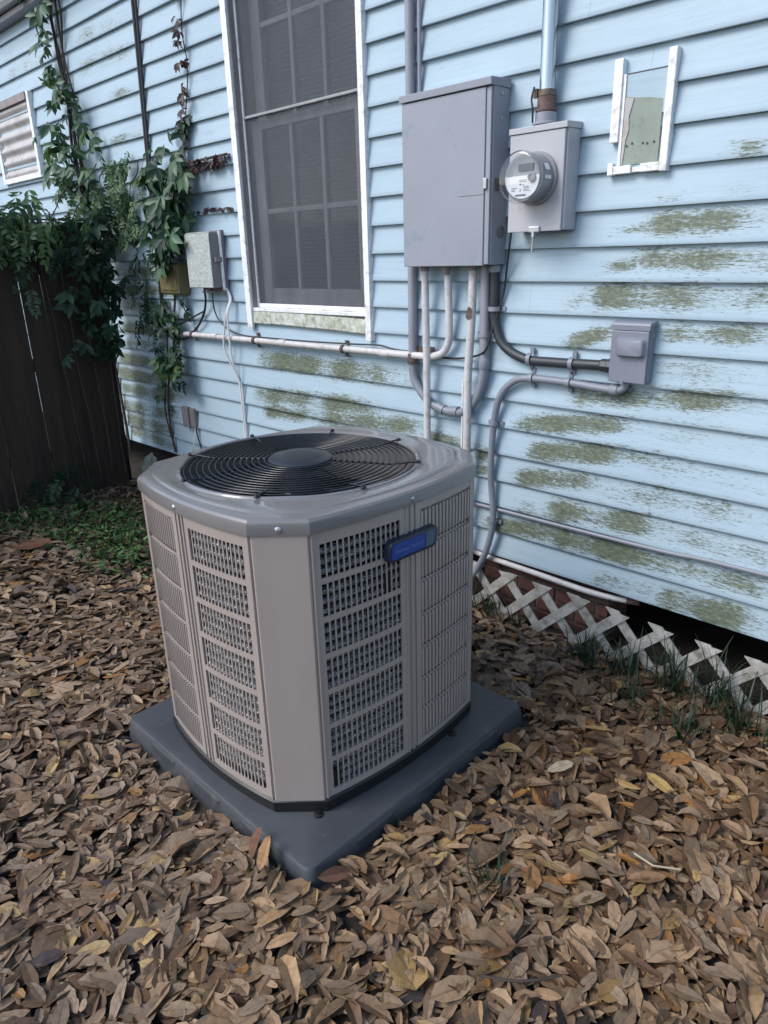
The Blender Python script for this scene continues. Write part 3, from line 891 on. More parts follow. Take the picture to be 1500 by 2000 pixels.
uc = thing("painted_conduit", (-2.34, -0.045, 1.6), "grey conduit dropping past the big panel and looping up into its underside", "conduit")
MB().tube([(-2.340, -0.040, 3.9), (-2.340, -0.040, 2.9), (-2.342, -0.040, 1.21)], 0.0215, 14).build("riser_pipe", 'lavpipe', uc, smooth=True)
MB().tube([(-2.342, -0.042, 1.22), (-2.338, -0.043, 1.12), (-2.310, -0.045, 1.060), (-2.225, -0.045, 0.985), (-2.107, -0.045, 0.957), (-2.015, -0.045, 0.969), (-1.950, -0.045, 1.033), (-1.916, -0.045, 1.126), (-1.909, -0.045, 1.223)], 0.0205, 14, 5).build("loop_pipe", 'greypvc', uc, smooth=True)
MB().tube([(-1.909, -0.045, 1.215), (-1.913, -0.045, 1.617)], 0.0225, 14).build("return_pipe", 'lavpipe', uc, smooth=True)
for x, z, L_ in ((-2.341, 1.19, 0.05), (-1.909, 1.20, 0.045)):
    MB().lathe([(0.025, 0), (0.0265, 0.004), (0.0265, L_ - 0.004), (0.025, L_)], 16, Matrix.Translation((x, -0.043, z - L_ / 2))).build("coupling", 'rust' if x < -2.2 else 'greypvc', uc, smooth=True)
for t in (0, 1):
    pc = (-2.16 + 0.085 * t, -0.045, 0.966 - 0.006 * t)
    MB().tube([(pc[0] - 0.022, pc[1], pc[2] + (0.006 if t == 0 else 0.0)), (pc[0] + 0.022, pc[1], pc[2] - (0.006 if t == 0 else -0.002))], 0.025, 14).build("coupling", 'greypvc', uc, smooth=True)
clamp(uc, -1.911, 1.325, True, 0.0255, -0.045, 'lavpipe')
MB().box(-2.335, -2.215, -0.030, -0.0255, 1.215, 1.25).build("rusty_bracket", 'rust', uc)
MB().tube([(-2.295, -0.03, 3.9), (-2.295, -0.03, 2.30)], 0.009, 8).build("thin_riser", 'lavpipe', uc, smooth=True)

wp1 = thing("white_pipe", (-2.226, -0.07, 0.0), "straight white pipe from the panel's left underside down behind the condenser", "pipe")
MB().tube([(-2.236, -0.070, 1.60), (-2.228, -0.070, 1.2), (-2.221, -0.070, 0.0)], 0.0175, 14).build("pipe", 'whitepvc', wp1, smooth=True)
wp2 = thing("white_pipe", (-1.98, -0.07, 0.0), "slightly bowed white pipe with a dark scuff under the panel's right side", "pipe")
MB().tube([(-1.962, -0.070, 1.60), (-1.966, -0.070, 1.38), (-1.981, -0.070, 1.13), (-1.981, -0.070, 0.8), (-1.981, -0.07, 0.0)], 0.0185, 14, 4).build("pipe", 'whitepvc', wp2, smooth=True)
MB().add([(-1.983, -0.0895, 1.398), (-1.968, -0.0905, 1.388), (-1.953, -0.0888, 1.40), (-1.952, -0.0888, 1.437), (-1.966, -0.0905, 1.448), (-1.981, -0.0895, 1.425)], [(0, 1, 2, 3, 4, 5)]).build("scuff", 'rust', wp2)
wp3 = thing("white_pipe", (-3.0, -0.05, 1.2), "long weathered white conduit running level under the window and bending up to the panel", "conduit")
MB().tube([(-2.108, -0.062, 1.60), (-2.103, -0.056, 1.36), (-2.108, -0.052, 1.29), (-2.140, -0.05, 1.235), (-2.205, -0.05, 1.211), (-2.30, -0.05, 1.206), (-2.50, -0.05, 1.205)], 0.0175, 14, 5).build("bend", 'whitepvc', wp3, smooth=True)
MB().tube([(-2.49, -0.05, 1.205), (-3.3, -0.05, 1.202), (-4.42, -0.05, 1.199)], 0.0165, 14).build("run", 'whitepvc', wp3, smooth=True)
for xx in (-2.52, -3.35, -4.05):
    MB().tube([(xx - 0.03, -0.05, 1.2025), (xx + 0.03, -0.05, 1.2035)], 0.0195, 14).build("coupling", 'whitepvc', wp3, smooth=True)
for xx in (-2.83, -3.62, -4.32):
    clamp(wp3, xx, 1.2025, False, 0.021, -0.05, 'rust')
tw = MB().tube([(-1.989, -0.055, 1.168), (-2.015, -0.05, 1.11), (-2.024, -0.05, 1.0), (-2.024, -0.05, 0.0)], 0.006, 8, 4).build("thin_white_cable", 'whitecable', smooth=True)
tag(tw, "thin white cable hanging beside the bowed white pipe", "cable")

bk = thing("black_conduit", (-1.6, -0.04, 1.23), "thick black flexible conduit curving from the panel to the disconnect box", "conduit")
MB().tube([(-1.866, -0.045, 1.618), (-1.863, -0.045, 1.50), (-1.859, -0.043, 1.385), (-1.812, -0.042, 1.288), (-1.70, -0.042, 1.236), (-1.56, -0.042, 1.232), (-1.40, -0.042, 1.236), (-1.297, -0.04, 1.238)], 0.0205, 14, 6).build("hose", 'blackpipe', bk, smooth=True)
MB().lathe([(0.024, 0), (0.026, 0.006), (0.026, 0.03), (0.03, 0.034), (0.03, 0.05)], 8, Matrix.Translation((-1.347, -0.041, 1.2375)) @ Matrix.Rotation(rad(90), 4, 'Y')).build("connector", 'blackpipe', bk)
MB().lathe([(0.024, 0), (0.026, 0.006), (0.026, 0.026), (0.022, 0.03)], 12, Matrix.Translation((-1.866, -0.045, 1.587))).build("connector", 'panel', bk)
clamp(bk, -1.672, 1.236, False)
clamp(bk, -1.472, 1.234, False)
clamp(bk, -1.862, 1.437, True, 0.024, -0.044, 'lavpipe')

wh = thing("grey_conduit", (-1.85, -0.04, 0.5), "slim grey conduit from under the disconnect box down to the condenser", "conduit")
MB().tube([(-1.235, -0.045, 1.183), (-1.243, -0.045, 1.160), (-1.270, -0.045, 1.148), (-1.348, -0.044, 1.149), (-1.486, -0.043, 1.156), (-1.655, -0.043, 1.157), (-1.745, -0.043, 1.138), (-1.815, -0.043, 1.070), (-1.846, -0.043, 0.960),
           (-1.858, -0.043, 0.80), (-1.856, -0.043, 0.66), (-1.838, -0.044, 0.51), (-1.842, -0.050, 0.40), (-1.875, -0.062, 0.27), (-1.93, -0.10, 0.155), (-1.96, -0.25, 0.12), (-1.90, -0.60, 0.20), (-1.85, -0.77, 0.34)], 0.0158, 12, 6).build("hose", 'greypvc', wh, smooth=True)
MB().lathe([(0.018, 0), (0.022, 0.004), (0.022, 0.03), (0.018, 0.036)], 12, Matrix.Translation((-1.262, -0.044, 1.1485)) @ Matrix.Rotation(rad(-90), 4, 'Y')).build("elbow_nut", 'greypvc', wh, smooth=True)
for x, z, v in ((-1.660, 1.157, False), (-1.482, 1.156, False), (-1.848, 0.935, True), (-1.842, 0.46, True)):
    clamp(wh, x, z, v, 0.019, -0.043)

cb = MB().tube([(-1.768, -0.075, 1.742), (-1.80, -0.05, 1.62), (-1.828, -0.03, 1.50), (-1.861, -0.068, 1.336), (-1.889, -0.072, 1.257), (-2.002, -0.04, 1.219), (-2.138, -0.03, 1.205), (-2.232, -0.03, 1.212), (-2.467, -0.04, 1.225), (-2.574, -0.04, 1.238), (-2.764, -0.04, 1.232), (-3.141, -0.04, 1.224), (-3.52, -0.04, 1.222), (-3.781, -0.04, 1.226), (-3.95, -0.04, 1.27), (-4.035, -0.045, 1.36), (-4.03, -0.05, 1.51)], 0.0048, 6, 5).build("black_wire", 'black', smooth=True)
tag(cb, "thin black wire looping from the meter box along the level white conduit", "cable")
lc = MB().tube([(-2.3, -0.029, 0.520), (-1.972, -0.029, 0.520), (-1.477, -0.029, 0.521), (-1.016, -0.029, 0.527), (-0.639, -0.029, 0.540), (1.2, -0.029, 0.535)], 0.0085, 8, 4).build("wall_cable", 'greypvc', smooth=True)
tag(lc, "thin grey cable tacked along a lower siding lap at the right", "cable")
lw = thing("drain_line", (-1.5, -0.02, 0.25), "white drain pipe tucked under the bottom siding edge above the bricks", "pipe")
MB().tube([(-2.30, -0.02, 0.30), (-2.05, -0.018, 0.272), (-1.90, -0.016, 0.256), (-1.6, -0.014, 0.248), (-1.32, -0.010, 0.240), (-1.15, 0.02, 0.243)], 0.0135, 10, 4).build("pipe", 'whitepvc', lw, smooth=True)
MB().tube([(-1.17, 0.016, 0.243), (-1.12, 0.03, 0.245)], 0.016, 10).build("rusty_end", 'rust', lw, smooth=True)

# vent surround
vt = thing("vent_surround", (-1.275, -0.02, 1.915), "broken white plastic vent frame with missing pieces around a mildewed board", "vent")
MB().box(-1.385, -1.352, -0.040, -0.008, 2.024, 2.284).build("frame_strip", 'white', vt, bevel=0.003)
MB().box(-1.385, -1.364, -0.038, -0.008, 1.918, 1.958).build("frame_corner", 'white', vt, bevel=0.002)
MB().box(-1.192, -1.164, -0.041, -0.008, 1.916, 2.286).build("frame_strip", 'white', vt, bevel=0.003)
MB().box(-1.363, -1.296, -0.038, -0.008, 1.920, 1.946).box(-1.262, -1.193, -0.038, -0.008, 1.920, 1.947).box(-1.2955, -1.2625, -0.030, -0.008, 1.922, 1.938).build("frame_bottom", 'white', vt, bevel=0.002)
MB().box(-1.351, -1.341, -0.032, -0.008, 1.947, 2.235).build("inner_lip", 'white', vt)
MB().box(-1.3405, -1.193, -0.0262, -0.008, 2.10, 2.232).build("siding_scrap", 'siding', vt)
MB().box(-1.339, -1.193, -0.0268, -0.024, 2.2325, 2.2365).build("slit_shade_strip", 'ink', vt)  # solid black strip paints the shade of a narrow slit
bb = MB()
prof = [(-1.340, 1.948), (-1.204, 1.948), (-1.204, 2.142), (-1.25, 2.152), (-1.30, 2.158), (-1.340, 2.166)]
bb.loft([[Vector((a, yy, b)) for a, b in prof] for yy in (-0.0272, -0.006)])
bb.build("backing_board", 'board', vt)
ed = [(-1.339, 1.95), (-1.334, 1.95), (-1.330, 1.99), (-1.327, 2.03), (-1.318, 2.06), (-1.322, 2.10), (-1.314, 2.13), (-1.308, 2.155), (-1.339, 2.163)]
MB().loft([[Vector((a, yy, b)) for a, b in ed] for yy in (-0.0305, -0.0274)]).build("torn_edge", 'corr', vt)
for xx in (-1.322, -1.302, -1.262, -1.246, -1.222):
    MB().lathe([(0.0042, 0.0), (0.0042, 0.0016)], 8, rot_y_face(xx, -0.0273, 2.012 + random.uniform(-0.003, 0.004))).build("nail_hole", 'ink', vt)

# telecom boxes
tb = thing("telephone_box", (-4.02, -0.07, 1.49), "lichen-speckled telephone junction box left of the window", "utility box")
TA, TB, TZ0, TZ1 = -4.165, -3.885, 1.505, 1.822
MB().box(TA + 0.03, TB - 0.002, -0.05, -0.017, TZ0 - 0.02, TZ1 + 0.015).build("back_box", 'telecom', tb, bevel=0.004)
MB().box(TA, TB - 0.006, -0.122, -0.051, TZ0, TZ1).build("cover_body", 'telecom', tb, bevel=0.008)
MB().box(TA + 0.002, TB - 0.008, -0.128, -0.1225, TZ0 + 0.002, TZ1 - 0.002).build("lichen_face", 'mossbox', tb, bevel=0.003)
MB().box(TA + 0.01, TB - 0.01, -0.12, -0.055, TZ1 + 0.0005, TZ1 + 0.006).build("lichen_top", 'mossbox', tb)
MB().box(TB - 0.005, TB + 0.006, -0.064, -0.048, TZ0 - 0.015, TZ1 + 0.01).build("flange", 'white', tb, bevel=0.002)
MB().box(TB - 0.005, TB + 0.012, -0.105, -0.058, 1.655, 1.685).build("latch", 'telecom', tb, bevel=0.003)
MB().box(TA + 0.05, TB + 0.004, -0.07, -0.05, TZ0 - 0.032, TZ0 - 0.022).build("bottom_flange", 'telecom', tb)
ob = thing("cable_box", (-4.44, -0.05, 1.44), "olive-brown plastic cable box half hidden under vine leaves", "utility box")
ol = MB()
ol.loft([[Vector((x_, y_, z_)) for x_, y_ in ((-4.575 + i_, -0.02), (-4.575 + i_, -0.105 + i_), (-4.335 - i_, -0.105 + i_), (-4.335 - i_, -0.02))] for z_, i_ in ((1.455, 0.012), (1.47, 0.0), (1.64, 0.0), (1.66, 0.012))])
ol.build("box_body", 'olive', ob, bevel=0.006)
MB().box(-4.56, -4.35, -0.111, -0.1055, 1.485, 1.64).build("front_cover", 'olive', ob, bevel=0.004)
sb = thing("outdoor_outlet", (-4.46, -0.03, 0.53), "small brown-grey outlet box low on the left siding with its flap open", "outlet")
MB().box(-4.50, -4.435, -0.045, -0.017, 0.54, 0.675).build("box_body", 'telecom', sb, bevel=0.004)
MB().box(-4.595, -4.51, -0.052, -0.02, 0.53, 0.68).build("flap", 'telecom', sb, bevel=0.005)
MB().tube([(-4.46, -0.035, 0.545), (-4.455, -0.04, 0.48), (-4.49, -0.045, 0.40), (-4.56, -0.04, 0.33)], 0.005, 6, 5).build("cord", 'whitecable', sb)
MB().tube([(-4.45, -0.035, 0.545), (-4.43, -0.035, 0.45), (-4.40, -0.03, 0.36), (-4.38, -0.03, 0.30)], 0.005, 6, 5).build("cord", 'black', sb)
for nm, pts, rr, mt_, lab in (
    ("coax_cable", [(-4.598, -0.03, 3.42), (-4.603, -0.03, 3.164), (-4.622, -0.032, 2.817), (-4.66, -0.03, 2.331), (-4.686, -0.032, 1.866), (-4.713, -0.03, 1.364), (-4.70, -0.04, 1.22), (-4.55, -0.05, 1.17)], 0.0125, 'black', "thicker black cable hanging down the wall past the olive box"),
    ("coax_cable", [(-4.565, -0.03, 3.42), (-4.577, -0.03, 3.08), (-4.612, -0.03, 2.68), (-4.640, -0.03, 2.25), (-4.625, -0.03, 1.95), (-4.58, -0.04, 1.75), (-4.53, -0.05, 1.66)], 0.0085, 'black', "thinner black cable ending on top of the olive box"),
    ("black_cable", [(-4.12, -0.05, 1.49), (-4.128, -0.045, 1.42), (-4.173, -0.04, 1.34), (-4.274, -0.04, 1.246), (-4.415, -0.05, 1.17), (-4.55, -0.05, 1.16)], 0.0075, 'black', "black cable swinging from the lichened box down into the vine"),
    ("black_cable", [(-4.169, -0.045, 1.352), (-4.28, -0.045, 1.32), (-4.40, -0.05, 1.28), (-4.55, -0.05, 1.24)], 0.0055, 'black', "short black cable branching sideways toward the vine below the lichened box"),
    ("white_cable", [(-3.915, -0.04, 1.50), (-3.86, -0.04, 1.44), (-3.862, -0.072, 1.36), (-3.90, -0.074, 1.262), (-3.925, -0.072, 1.134), (-3.88, -0.04, 0.98), (-3.853, -0.03, 0.878), (-3.854, -0.03, 0.3)], 0.0062, 'whitecable', "white cable with the wider bow hanging from the lichened box"),
    ("white_cable", [(-3.888, -0.04, 1.50), (-3.848, -0.04, 1.44), (-3.85, -0.072, 1.36), (-3.857, -0.074, 1.264), (-3.852, -0.072, 1.075), (-3.836, -0.04, 0.92), (-3.832, -0.03, 0.86), (-3.836, -0.03, 0.3)], 0.0062, 'whitecable', "straighter white cable hanging from the lichened box"),
):
    tag(MB().tube(pts, rr, 8, 6).build(nm, mt_, smooth=True), lab, "cable")

# corrugated vent on the far left of the wall
cv = thing("corrugated_vent", (-6.7, -0.02, 2.33), "white framed panel of rippled sheet high on the far left wall", "vent")
VA, VB, VZ0, VZ1 = -7.16, -6.335, 2.335, 2.945
MB().box(VA, VA + 0.05, -0.05, -0.01, VZ0, VZ1).box(VB - 0.045, VB, -0.05, -0.01, VZ0, VZ1).box(VA + 0.05, VB - 0.045, -0.049, -0.01, VZ0, VZ0 + 0.04).build("frame", 'white', cv, bevel=0.003)
MB().box(VA + 0.05, VB - 0.045, -0.060, -0.012, VZ1 - 0.055, VZ1 - 0.001).build("head_trim", 'taupe', cv)
cs = MB()
rows_ = []
for k in range(61):
    zz = VZ0 + 0.04 + (VZ1 - 0.055 - VZ0 - 0.04) * k / 60
    rows_.append((zz, -0.030 - 0.013 * math.sin(2 * math.pi * 5.5 * k / 60)))
cs.loft([[Vector((x, yy, zz)) for zz, yy in rows_] for x in (VA + 0.05, VB - 0.045)], False, False, False)
cs.build("rippled_sheet", 'corr', cv, smooth=True, angle=180)

# ------------------------------------------------------------------ air conditioner
pad = MB()
def padring(e, z, r=0.03):
    cx, cy = (PX0 + PX1) / 2, (PY0 + PY1) / 2
    return [Vector((cx + a, cy + b, z)) for a, b in rrect(PX1 - PX0 + 2 * e, PY1 - PY0 + 2 * e, r)]
pad.loft([padring(0.012, -0.07), padring(0.006, 0.02), padring(0.0, 0.068), padring(-0.006, 0.077), padring(-0.016, 0.08)])
po = pad.build("equipment_pad", 'pad', smooth=True, angle=35)
tag(po, "square dark slate plastic pad under the condenser among dry leaves", "pad")
# shallow buttress ribs moulded into the pad's sides
for (xa, xb, ya, yb) in [(PX0 + 0.18 + 0.27 * q, PX0 + 0.34 + 0.27 * q, PY0 - 0.005, PY0 + 0.02) for q in range(3)] + [(PX1 - 0.02, PX1 + 0.005, PY0 + 0.18 + 0.27 * q, PY0 + 0.34 + 0.27 * q) for q in range(3)]:
    MB().box(xa, xb, ya, yb, -0.06, 0.066).build("side_rib", 'pad', po, bevel=0.008)

TH = -0.023
ACX, ACY = -1.7435, -1.2166
HX, HY, CH, BOW = 0.410, 0.4526, 0.111, 0.034
ac = thing("air_conditioner", (ACX, ACY, 0.08), "big taupe-grey outdoor air conditioner condenser standing on its dark pad", "air conditioner")
AR = Matrix.Translation((ACX, ACY, 0)) @ Matrix.Rotation(TH, 4, 'Z')
SIDES = {'front': ((0, -1), (1, 0), HY, HX), 'right': ((1, 0), (0, 1), HX, HY), 'back': ((0, 1), (-1, 0), HY, HX), 'left': ((-1, 0), (0, -1), HX, HY)}


def sp(side, s, n, z):
    """point on a bowed side: s along it, n outward offset"""
    (nx_, ny_), (tx, ty), h, ht = SIDES[side]
    L = ht - CH
    d = h + BOW * (1 - (s / L) ** 2) + n
    return AR @ Vector((nx_ * d + tx * s, ny_ * d + ty * s, z))


def cbox(mb, side, s0, s1, n0, n1, z0, z1, seg=1):
    rings = []
    for k in range(seg + 1):
        s = s0 + (s1 - s0) * k / seg
        rings.append([sp(side, s, n0, z0), sp(side, s, n1, z0), sp(side, s, n1, z1), sp(side, s, n0, z1)])
    mb.loft(rings)


ZB, ZT = 0.127, 0.984
NROW = 7
RZ0, RZ1 = ZB + 0.022, ZT - 0.018
RP = (RZ1 - RZ0) / NROW
SEP = 0.0165


def mesh_panel(side, s0, s1):
    mb = MB()
    m_ = 0.026
    cbox(mb, side, s0, s0 + m_, -0.006, 0.0, ZB, ZT, 2)
    cbox(mb, side, s1 - m_, s1, -0.006, 0.0, ZB, ZT, 2)
    a, b = s0 + m_, s1 - m_
    zz = ZB
    for r in range(NROW + 1):
        top_ = RZ0 + r * RP if r < NROW else ZT
        if r < NROW:
            bot_ = ZB if r == 0 else RZ0 + r * RP - SEP
            cbox(mb, side, a, b, -0.006, 0.0002, bot_, top_, 10)
        else:
            cbox(mb, side, a, b, -0.006, 0.0002, RZ1 - SEP, ZT, 10)
    nb = 15
    pitch = (b - a) / nb
    for k in range(1, nb):
        sc = a + k * pitch
        cbox(mb, side, sc - 0.0023, sc + 0.0023, -0.0030, -0.0006, RZ0, RZ1 - SEP)
    # rounded slot ends and rolled edge beads
    cbox(mb, side, s0 + 0.001, s0 + 0.006, 0.0, 0.004, ZB, ZT, 1)
    cbox(mb, side, s1 - 0.006, s1 - 0.001, 0.0, 0.004, ZB, ZT, 1)
    return mb.build("mesh_panel", 'cabinet', ac, smooth=True, angle=30)


def slat_panel(side, s0, s1):
    mb = MB()
    cbox(mb, side, s0, s1, -0.012, -0.007, ZB, ZT, 12)
    m_ = 0.022
    cbox(mb, side, s0, s0 + m_, -0.007, 0.001, ZB, ZT, 2)
    cbox(mb, side, s1 - m_, s1, -0.007, 0.001, ZB, ZT, 2)
    a, b = s0 + m_, s1 - m_
    cbox(mb, side, a, b, -0.007, 0.0, ZB, RZ0 - 0.004, 10)
    cbox(mb, side, a, b, -0.007, 0.0, RZ1 - 0.008, ZT, 10)
    nb = 15
    pitch = (b - a) / nb
    for r in range(NROW):
        z0 = RZ0 + r * RP
        z1 = RZ0 + (r + 1) * RP - 0.016
        for k in range(nb):
            sc = a + (k + 0.5) * pitch
            w = pitch * 0.33
            # each louvre leans: one edge stands proud, the other tucks in
            rings = []
            for zz, ex in ((z0, 0.55), (z0 + 0.006, 1.0), (z1 - 0.003, 1.0), (z1, 0.9)):
                rings.append([sp(side, sc - w, -0.0068, zz), sp(side, sc - w * 0.9, -0.0068 + 0.0075 * ex, zz), sp(side, sc + w * 0.5, -0.0068 + 0.0085 * ex, zz), sp(side, sc + w, -0.0068, zz)])
            mb.loft(rings)
    o_ = mb.build("slat_panel", 'cabinet', ac, smooth=True, angle=30)
    dk = MB()
    for r in range(1, NROW):
        z1 = RZ0 + r * RP - 0.002
        for k in range(nb):
            sc = a + (k + 0.5) * pitch
            cbox(dk, side, sc - pitch * 0.22, sc + pitch * 0.22, -0.0072, -0.0058, z1 - 0.007, z1 + 0.001)
    tag(dk.build("slot_end_shade", 'base', o_), kind="stuff")  # black pads paint the shade inside the slot openings
    return o_


for side in SIDES:
    L = SIDES[side][3] - CH
    if side == 'front':
        mesh_panel(side, 0.010, L - 0.002)
        slat_panel(side, -L + 0.002, -0.028)
        post = (-0.026, 0.008)
    elif side == 'right':
        mesh_panel(side, -L + 0.002, -0.010)
        slat_panel(side, 0.028, L - 0.002)
        post = (-0.008, 0.026)
    else:
        slat_panel(side, -L + 0.002, -0.010)
        slat_panel(side, 0.010, L - 0.002)
        post = (-0.008, 0.008)
    pm = MB()
    cbox(pm, side, post[0], post[1], -0.010, -0.002, ZB, ZT, 3)
    mid = (post[0] + post[1]) / 2
    cbox(pm, side, mid - 0.004, mid + 0.004, -0.002, 0.003, ZB, ZT, 1)
    pm.build("seam_post", 'cabinet', ac, smooth=True, angle=30)

# plain corner panels
for sx, sy in ((1, -1), (1, 1), (-1, 1), (-1, -1)):
    p0 = Vector((sx * (HX - CH), sy * HY, 0))
    p1 = Vector((sx * HX, sy * (HY - CH), 0))
    d = (p1 - p0).normalized()
    nrm = Vector((sx, sy, 0)).normalized()
    q0 = p0 + Vector((-sx, 0, 0)) * 0.0
    sec = [p0 - nrm * 0.012 - d * 0.002, p0 + d * 0.002 + nrm * 0.001, p0 + d * 0.006 + nrm * 0.004, p1 - d * 0.006 + nrm * 0.004, p1 - d * 0.002 + nrm * 0.001, p1 - nrm * 0.012 + d * 0.002]
    if sx * sy > 0:
        sec = sec[::-1]
    mb = MB()
    mb.loft([[AR @ Vector((p.x, p.y, zz)) for p in sec] for zz in (ZB - 0.004, ZT + 0.004)])
    mb.build("corner_panel", 'cabinet', ac, smooth=True, angle=25)


def outline(e, n_side=14):
    pts = []
    hx, hy, c = HX + e, HY + e, CH + 0.59 * e
    for (nx_, ny_), (tx, ty), h, ht in (((0, -1), (1, 0), hy, hx), ((1, 0), (0, 1), hx, hy), ((0, 1), (-1, 0), hy, hx), ((-1, 0), (0, -1), hx, hy)):
        L = ht - c
        for k in range(n_side + 1):
            s = -L + 2 * L * k / n_side
            d = h + BOW * (1 - (s / L) ** 2)
            pts.append(Vector((nx_ * d + tx * s, ny_ * d + ty * s, 0)))
    return pts


def oring(e, z):
    return [AR @ Vector((p.x, p.y, z)) for p in outline(e)]


FCX, FCY = -0.030, -0.018


def cring(r, z):
    out = []
    for p in outline(0.0):
        d = Vector((p.x - FCX, p.y - FCY, 0)).normalized()
        out.append(AR @ Vector((FCX + d.x * r, FCY + d.y * r, z)))
    return out


def mring(t, e, r, z):
    return [a.lerp(b, t) for a, b in zip(oring(e, z), cring(r, z))]


MB().loft([oring(-0.012, 0.08), oring(0.004, 0.084), oring(0.007, 0.120), oring(0.0, 0.1265), oring(-0.02, 0.127)]).build("base_pan", 'base', ac, smooth=True, angle=30)
for px_, py_ in ((0.405, -0.372), (0.450, 0.20)):
    c_ = AR @ Vector((px_, py_, 0))
    MB().lathe([(0.014, 0.0805), (0.014, 0.086), (0.006, 0.088), (0.006, 0.093)], 12, Matrix.Translation((c_.x, c_.y, 0))).build("hold_down_foot", 'base', ac)
cap = MB()
cap.loft([oring(0.001, 0.985), oring(0.0075, 0.9855), oring(0.0085, 0.992), oring(0.0085, 1.014), oring(0.0065, 1.0225), oring(0.001, 1.0285), oring(-0.008, 1.031), mring(0.22, -0.010, 0.40, 1.0315), mring(0.27, -0.012, 0.40, 1.0365), mring(0.33, -0.013, 0.40, 1.0375),
          mring(0.55, -0.014, 0.40, 1.0375), mring(0.80, -0.012, 0.398, 1.0345), cring(0.398, 1.0345), cring(0.395, 1.0395), cring(0.390, 1.041), cring(0.3855, 1.038), cring(0.3825, 1.026), cring(0.381, 0.99), cring(0.381, 0.86), cring(0.384, 0.86)], True, False, False)
capo = cap.build("top_cap", 'cap', ac, smooth=True, angle=24)
for (a, b) in ((0, -HY - BOW), (HX + BOW, 0)):
    nrm = Vector((1 if a else 0, -1 if b else 0, 0))
    P = AR @ (Vector((a + (0 if a else -0.012), b + (0 if b else 0.008), 1.003)) + nrm * 0.0085)
    R2 = Matrix.Translation(P) @ (AR.to_3x3().to_4x4()) @ nrm.to_track_quat('Z', 'Y').to_matrix().to_4x4()
    MB().lathe([(0.0085, 0), (0.0085, 0.0015), (0.005, 0.004), (0.0025, 0.0045), (0.0022, 0.002)], 14, R2).build("screw", 'steel', capo, smooth=True)
nrm = Vector((1, -1, 0)).normalized()
P = AR @ (Vector((HX - CH / 2, -HY + CH / 2, 1.003)) + nrm * 0.0085)
MB().lathe([(0.0095, 0), (0.0095, 0.0015), (0.0055, 0.004), (0.0025, 0.0045), (0.0022, 0.002)], 14, Matrix.Translation(P) @ (AR.to_3x3().to_4x4()) @ nrm.to_track_quat('Z', 'Y').to_matrix().to_4x4()).build("screw", 'steel', capo, smooth=True)

# coil of stacked finned tubes behind the panels
coil = MB()
zz = ZB + 0.006
while zz < ZT - 0.02:
    rr_ = [oring(dn, zz + dz) for dz, dn in ((0.002, -0.030), (0.0, -0.018), (0.003, -0.0085), (0.0085, -0.0062), (0.014, -0.0085), (0.017, -0.018), (0.015, -0.030))]
    coil.loft(rr_, True, False, False)
    zz += 0.0300
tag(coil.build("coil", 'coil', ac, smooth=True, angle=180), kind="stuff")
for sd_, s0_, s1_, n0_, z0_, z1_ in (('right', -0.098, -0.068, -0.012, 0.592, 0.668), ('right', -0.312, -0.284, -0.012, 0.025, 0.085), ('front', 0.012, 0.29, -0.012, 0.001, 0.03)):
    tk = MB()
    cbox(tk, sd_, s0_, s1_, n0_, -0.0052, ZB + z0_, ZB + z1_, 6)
    tk.build("coil_gap_shade", 'base', ac)  # solid black block paints the shade of a gap between tubes

# fan, motor and guard
fc3 = AR @ Vector((FCX, FCY, 0))
MB().lathe([(0.09, 0.80), (0.09, 0.93), (0.08, 0.945), (0.03, 0.95)], 28, Matrix.Translation((fc3.x, fc3.y, 0))).build("fan_motor", 'guard', ac, smooth=True)
for k in range(3):
    mb = MB()
    rings = []
    for i_ in range(9):
        r = 0.07 + (0.345 - 0.07) * i_ / 8
        span = 0.75 + 0.30 * i_ / 8
        ring = []
        for t, off in [(tt, 0) for tt in np.linspace(-0.5, 0.5, 9)] + [(tt, 1) for tt in np.linspace(0.5, -0.5, 9)]:
            a = rad(120 * k + 52) + t * span + 0.25 * i_ / 8
            zz = 0.885 + t * 0.10 * (1 - 0.3 * i_ / 8) - 0.02 * (t * t * 4) - 0.003 * off
            ring.append(Vector((fc3.x + r * math.cos(a), fc3.y + r * math.sin(a), zz)))
        rings.append(ring)
    mb.loft(rings)
    mb.build("fan_blade", 'fan', ac, smooth=True, angle=40)
gd = MB()
for k in range(14):
    r = 0.118 + (0.376 - 0.118) * k / 13
    gd.torus((fc3.x, fc3.y, 1.034 + 0.010 * (1 - (r / 0.37) ** 2)), r, 0.0028, 72, 6)
go = gd.build("fan_guard", 'guard', ac, smooth=True, angle=180)
for k in range(8):
    a = rad(22.5 + 45 * k + 10)
    pts = []
    for r in (0.095, 0.2, 0.3, 0.379, 0.394):
        pts.append((fc3.x + r * math.cos(a), fc3.y + r * math.sin(a), 1.029 + 0.010 * (1 - (r / 0.37) ** 2) if r < 0.375 else 1.0435))
    sm = MB().tube(pts, 0.0034, 8)
    e = (fc3.x + 0.394 * math.cos(a), fc3.y + 0.394 * math.sin(a))
    sm.lathe([(0.009, 0), (0.009, 0.004), (0.005, 0.008), (0.002, 0.009)], 10, Matrix.Translation((e[0], e[1], 1.0405)))
    sm.build("spoke", 'guard', go, smooth=True, angle=40)
MB().lathe([(0.0, 1.028), (0.104, 1.028), (0.108, 1.034), (0.106, 1.046), (0.098, 1.052), (0.05, 1.0555), (0.0, 1.056)], 48, Matrix.Translation((fc3.x, fc3.y, 0)), False, False).build("hub_cap", 'hub', go, smooth=True, angle=40)
# added black liner paints the shade between coil tubes and below the fan
MB().loft([oring(-0.031, ZB + 0.004), oring(-0.031, 0.93), oring(-0.05, 0.94)], True, True, False).build("shade_liner", 'base', ac)

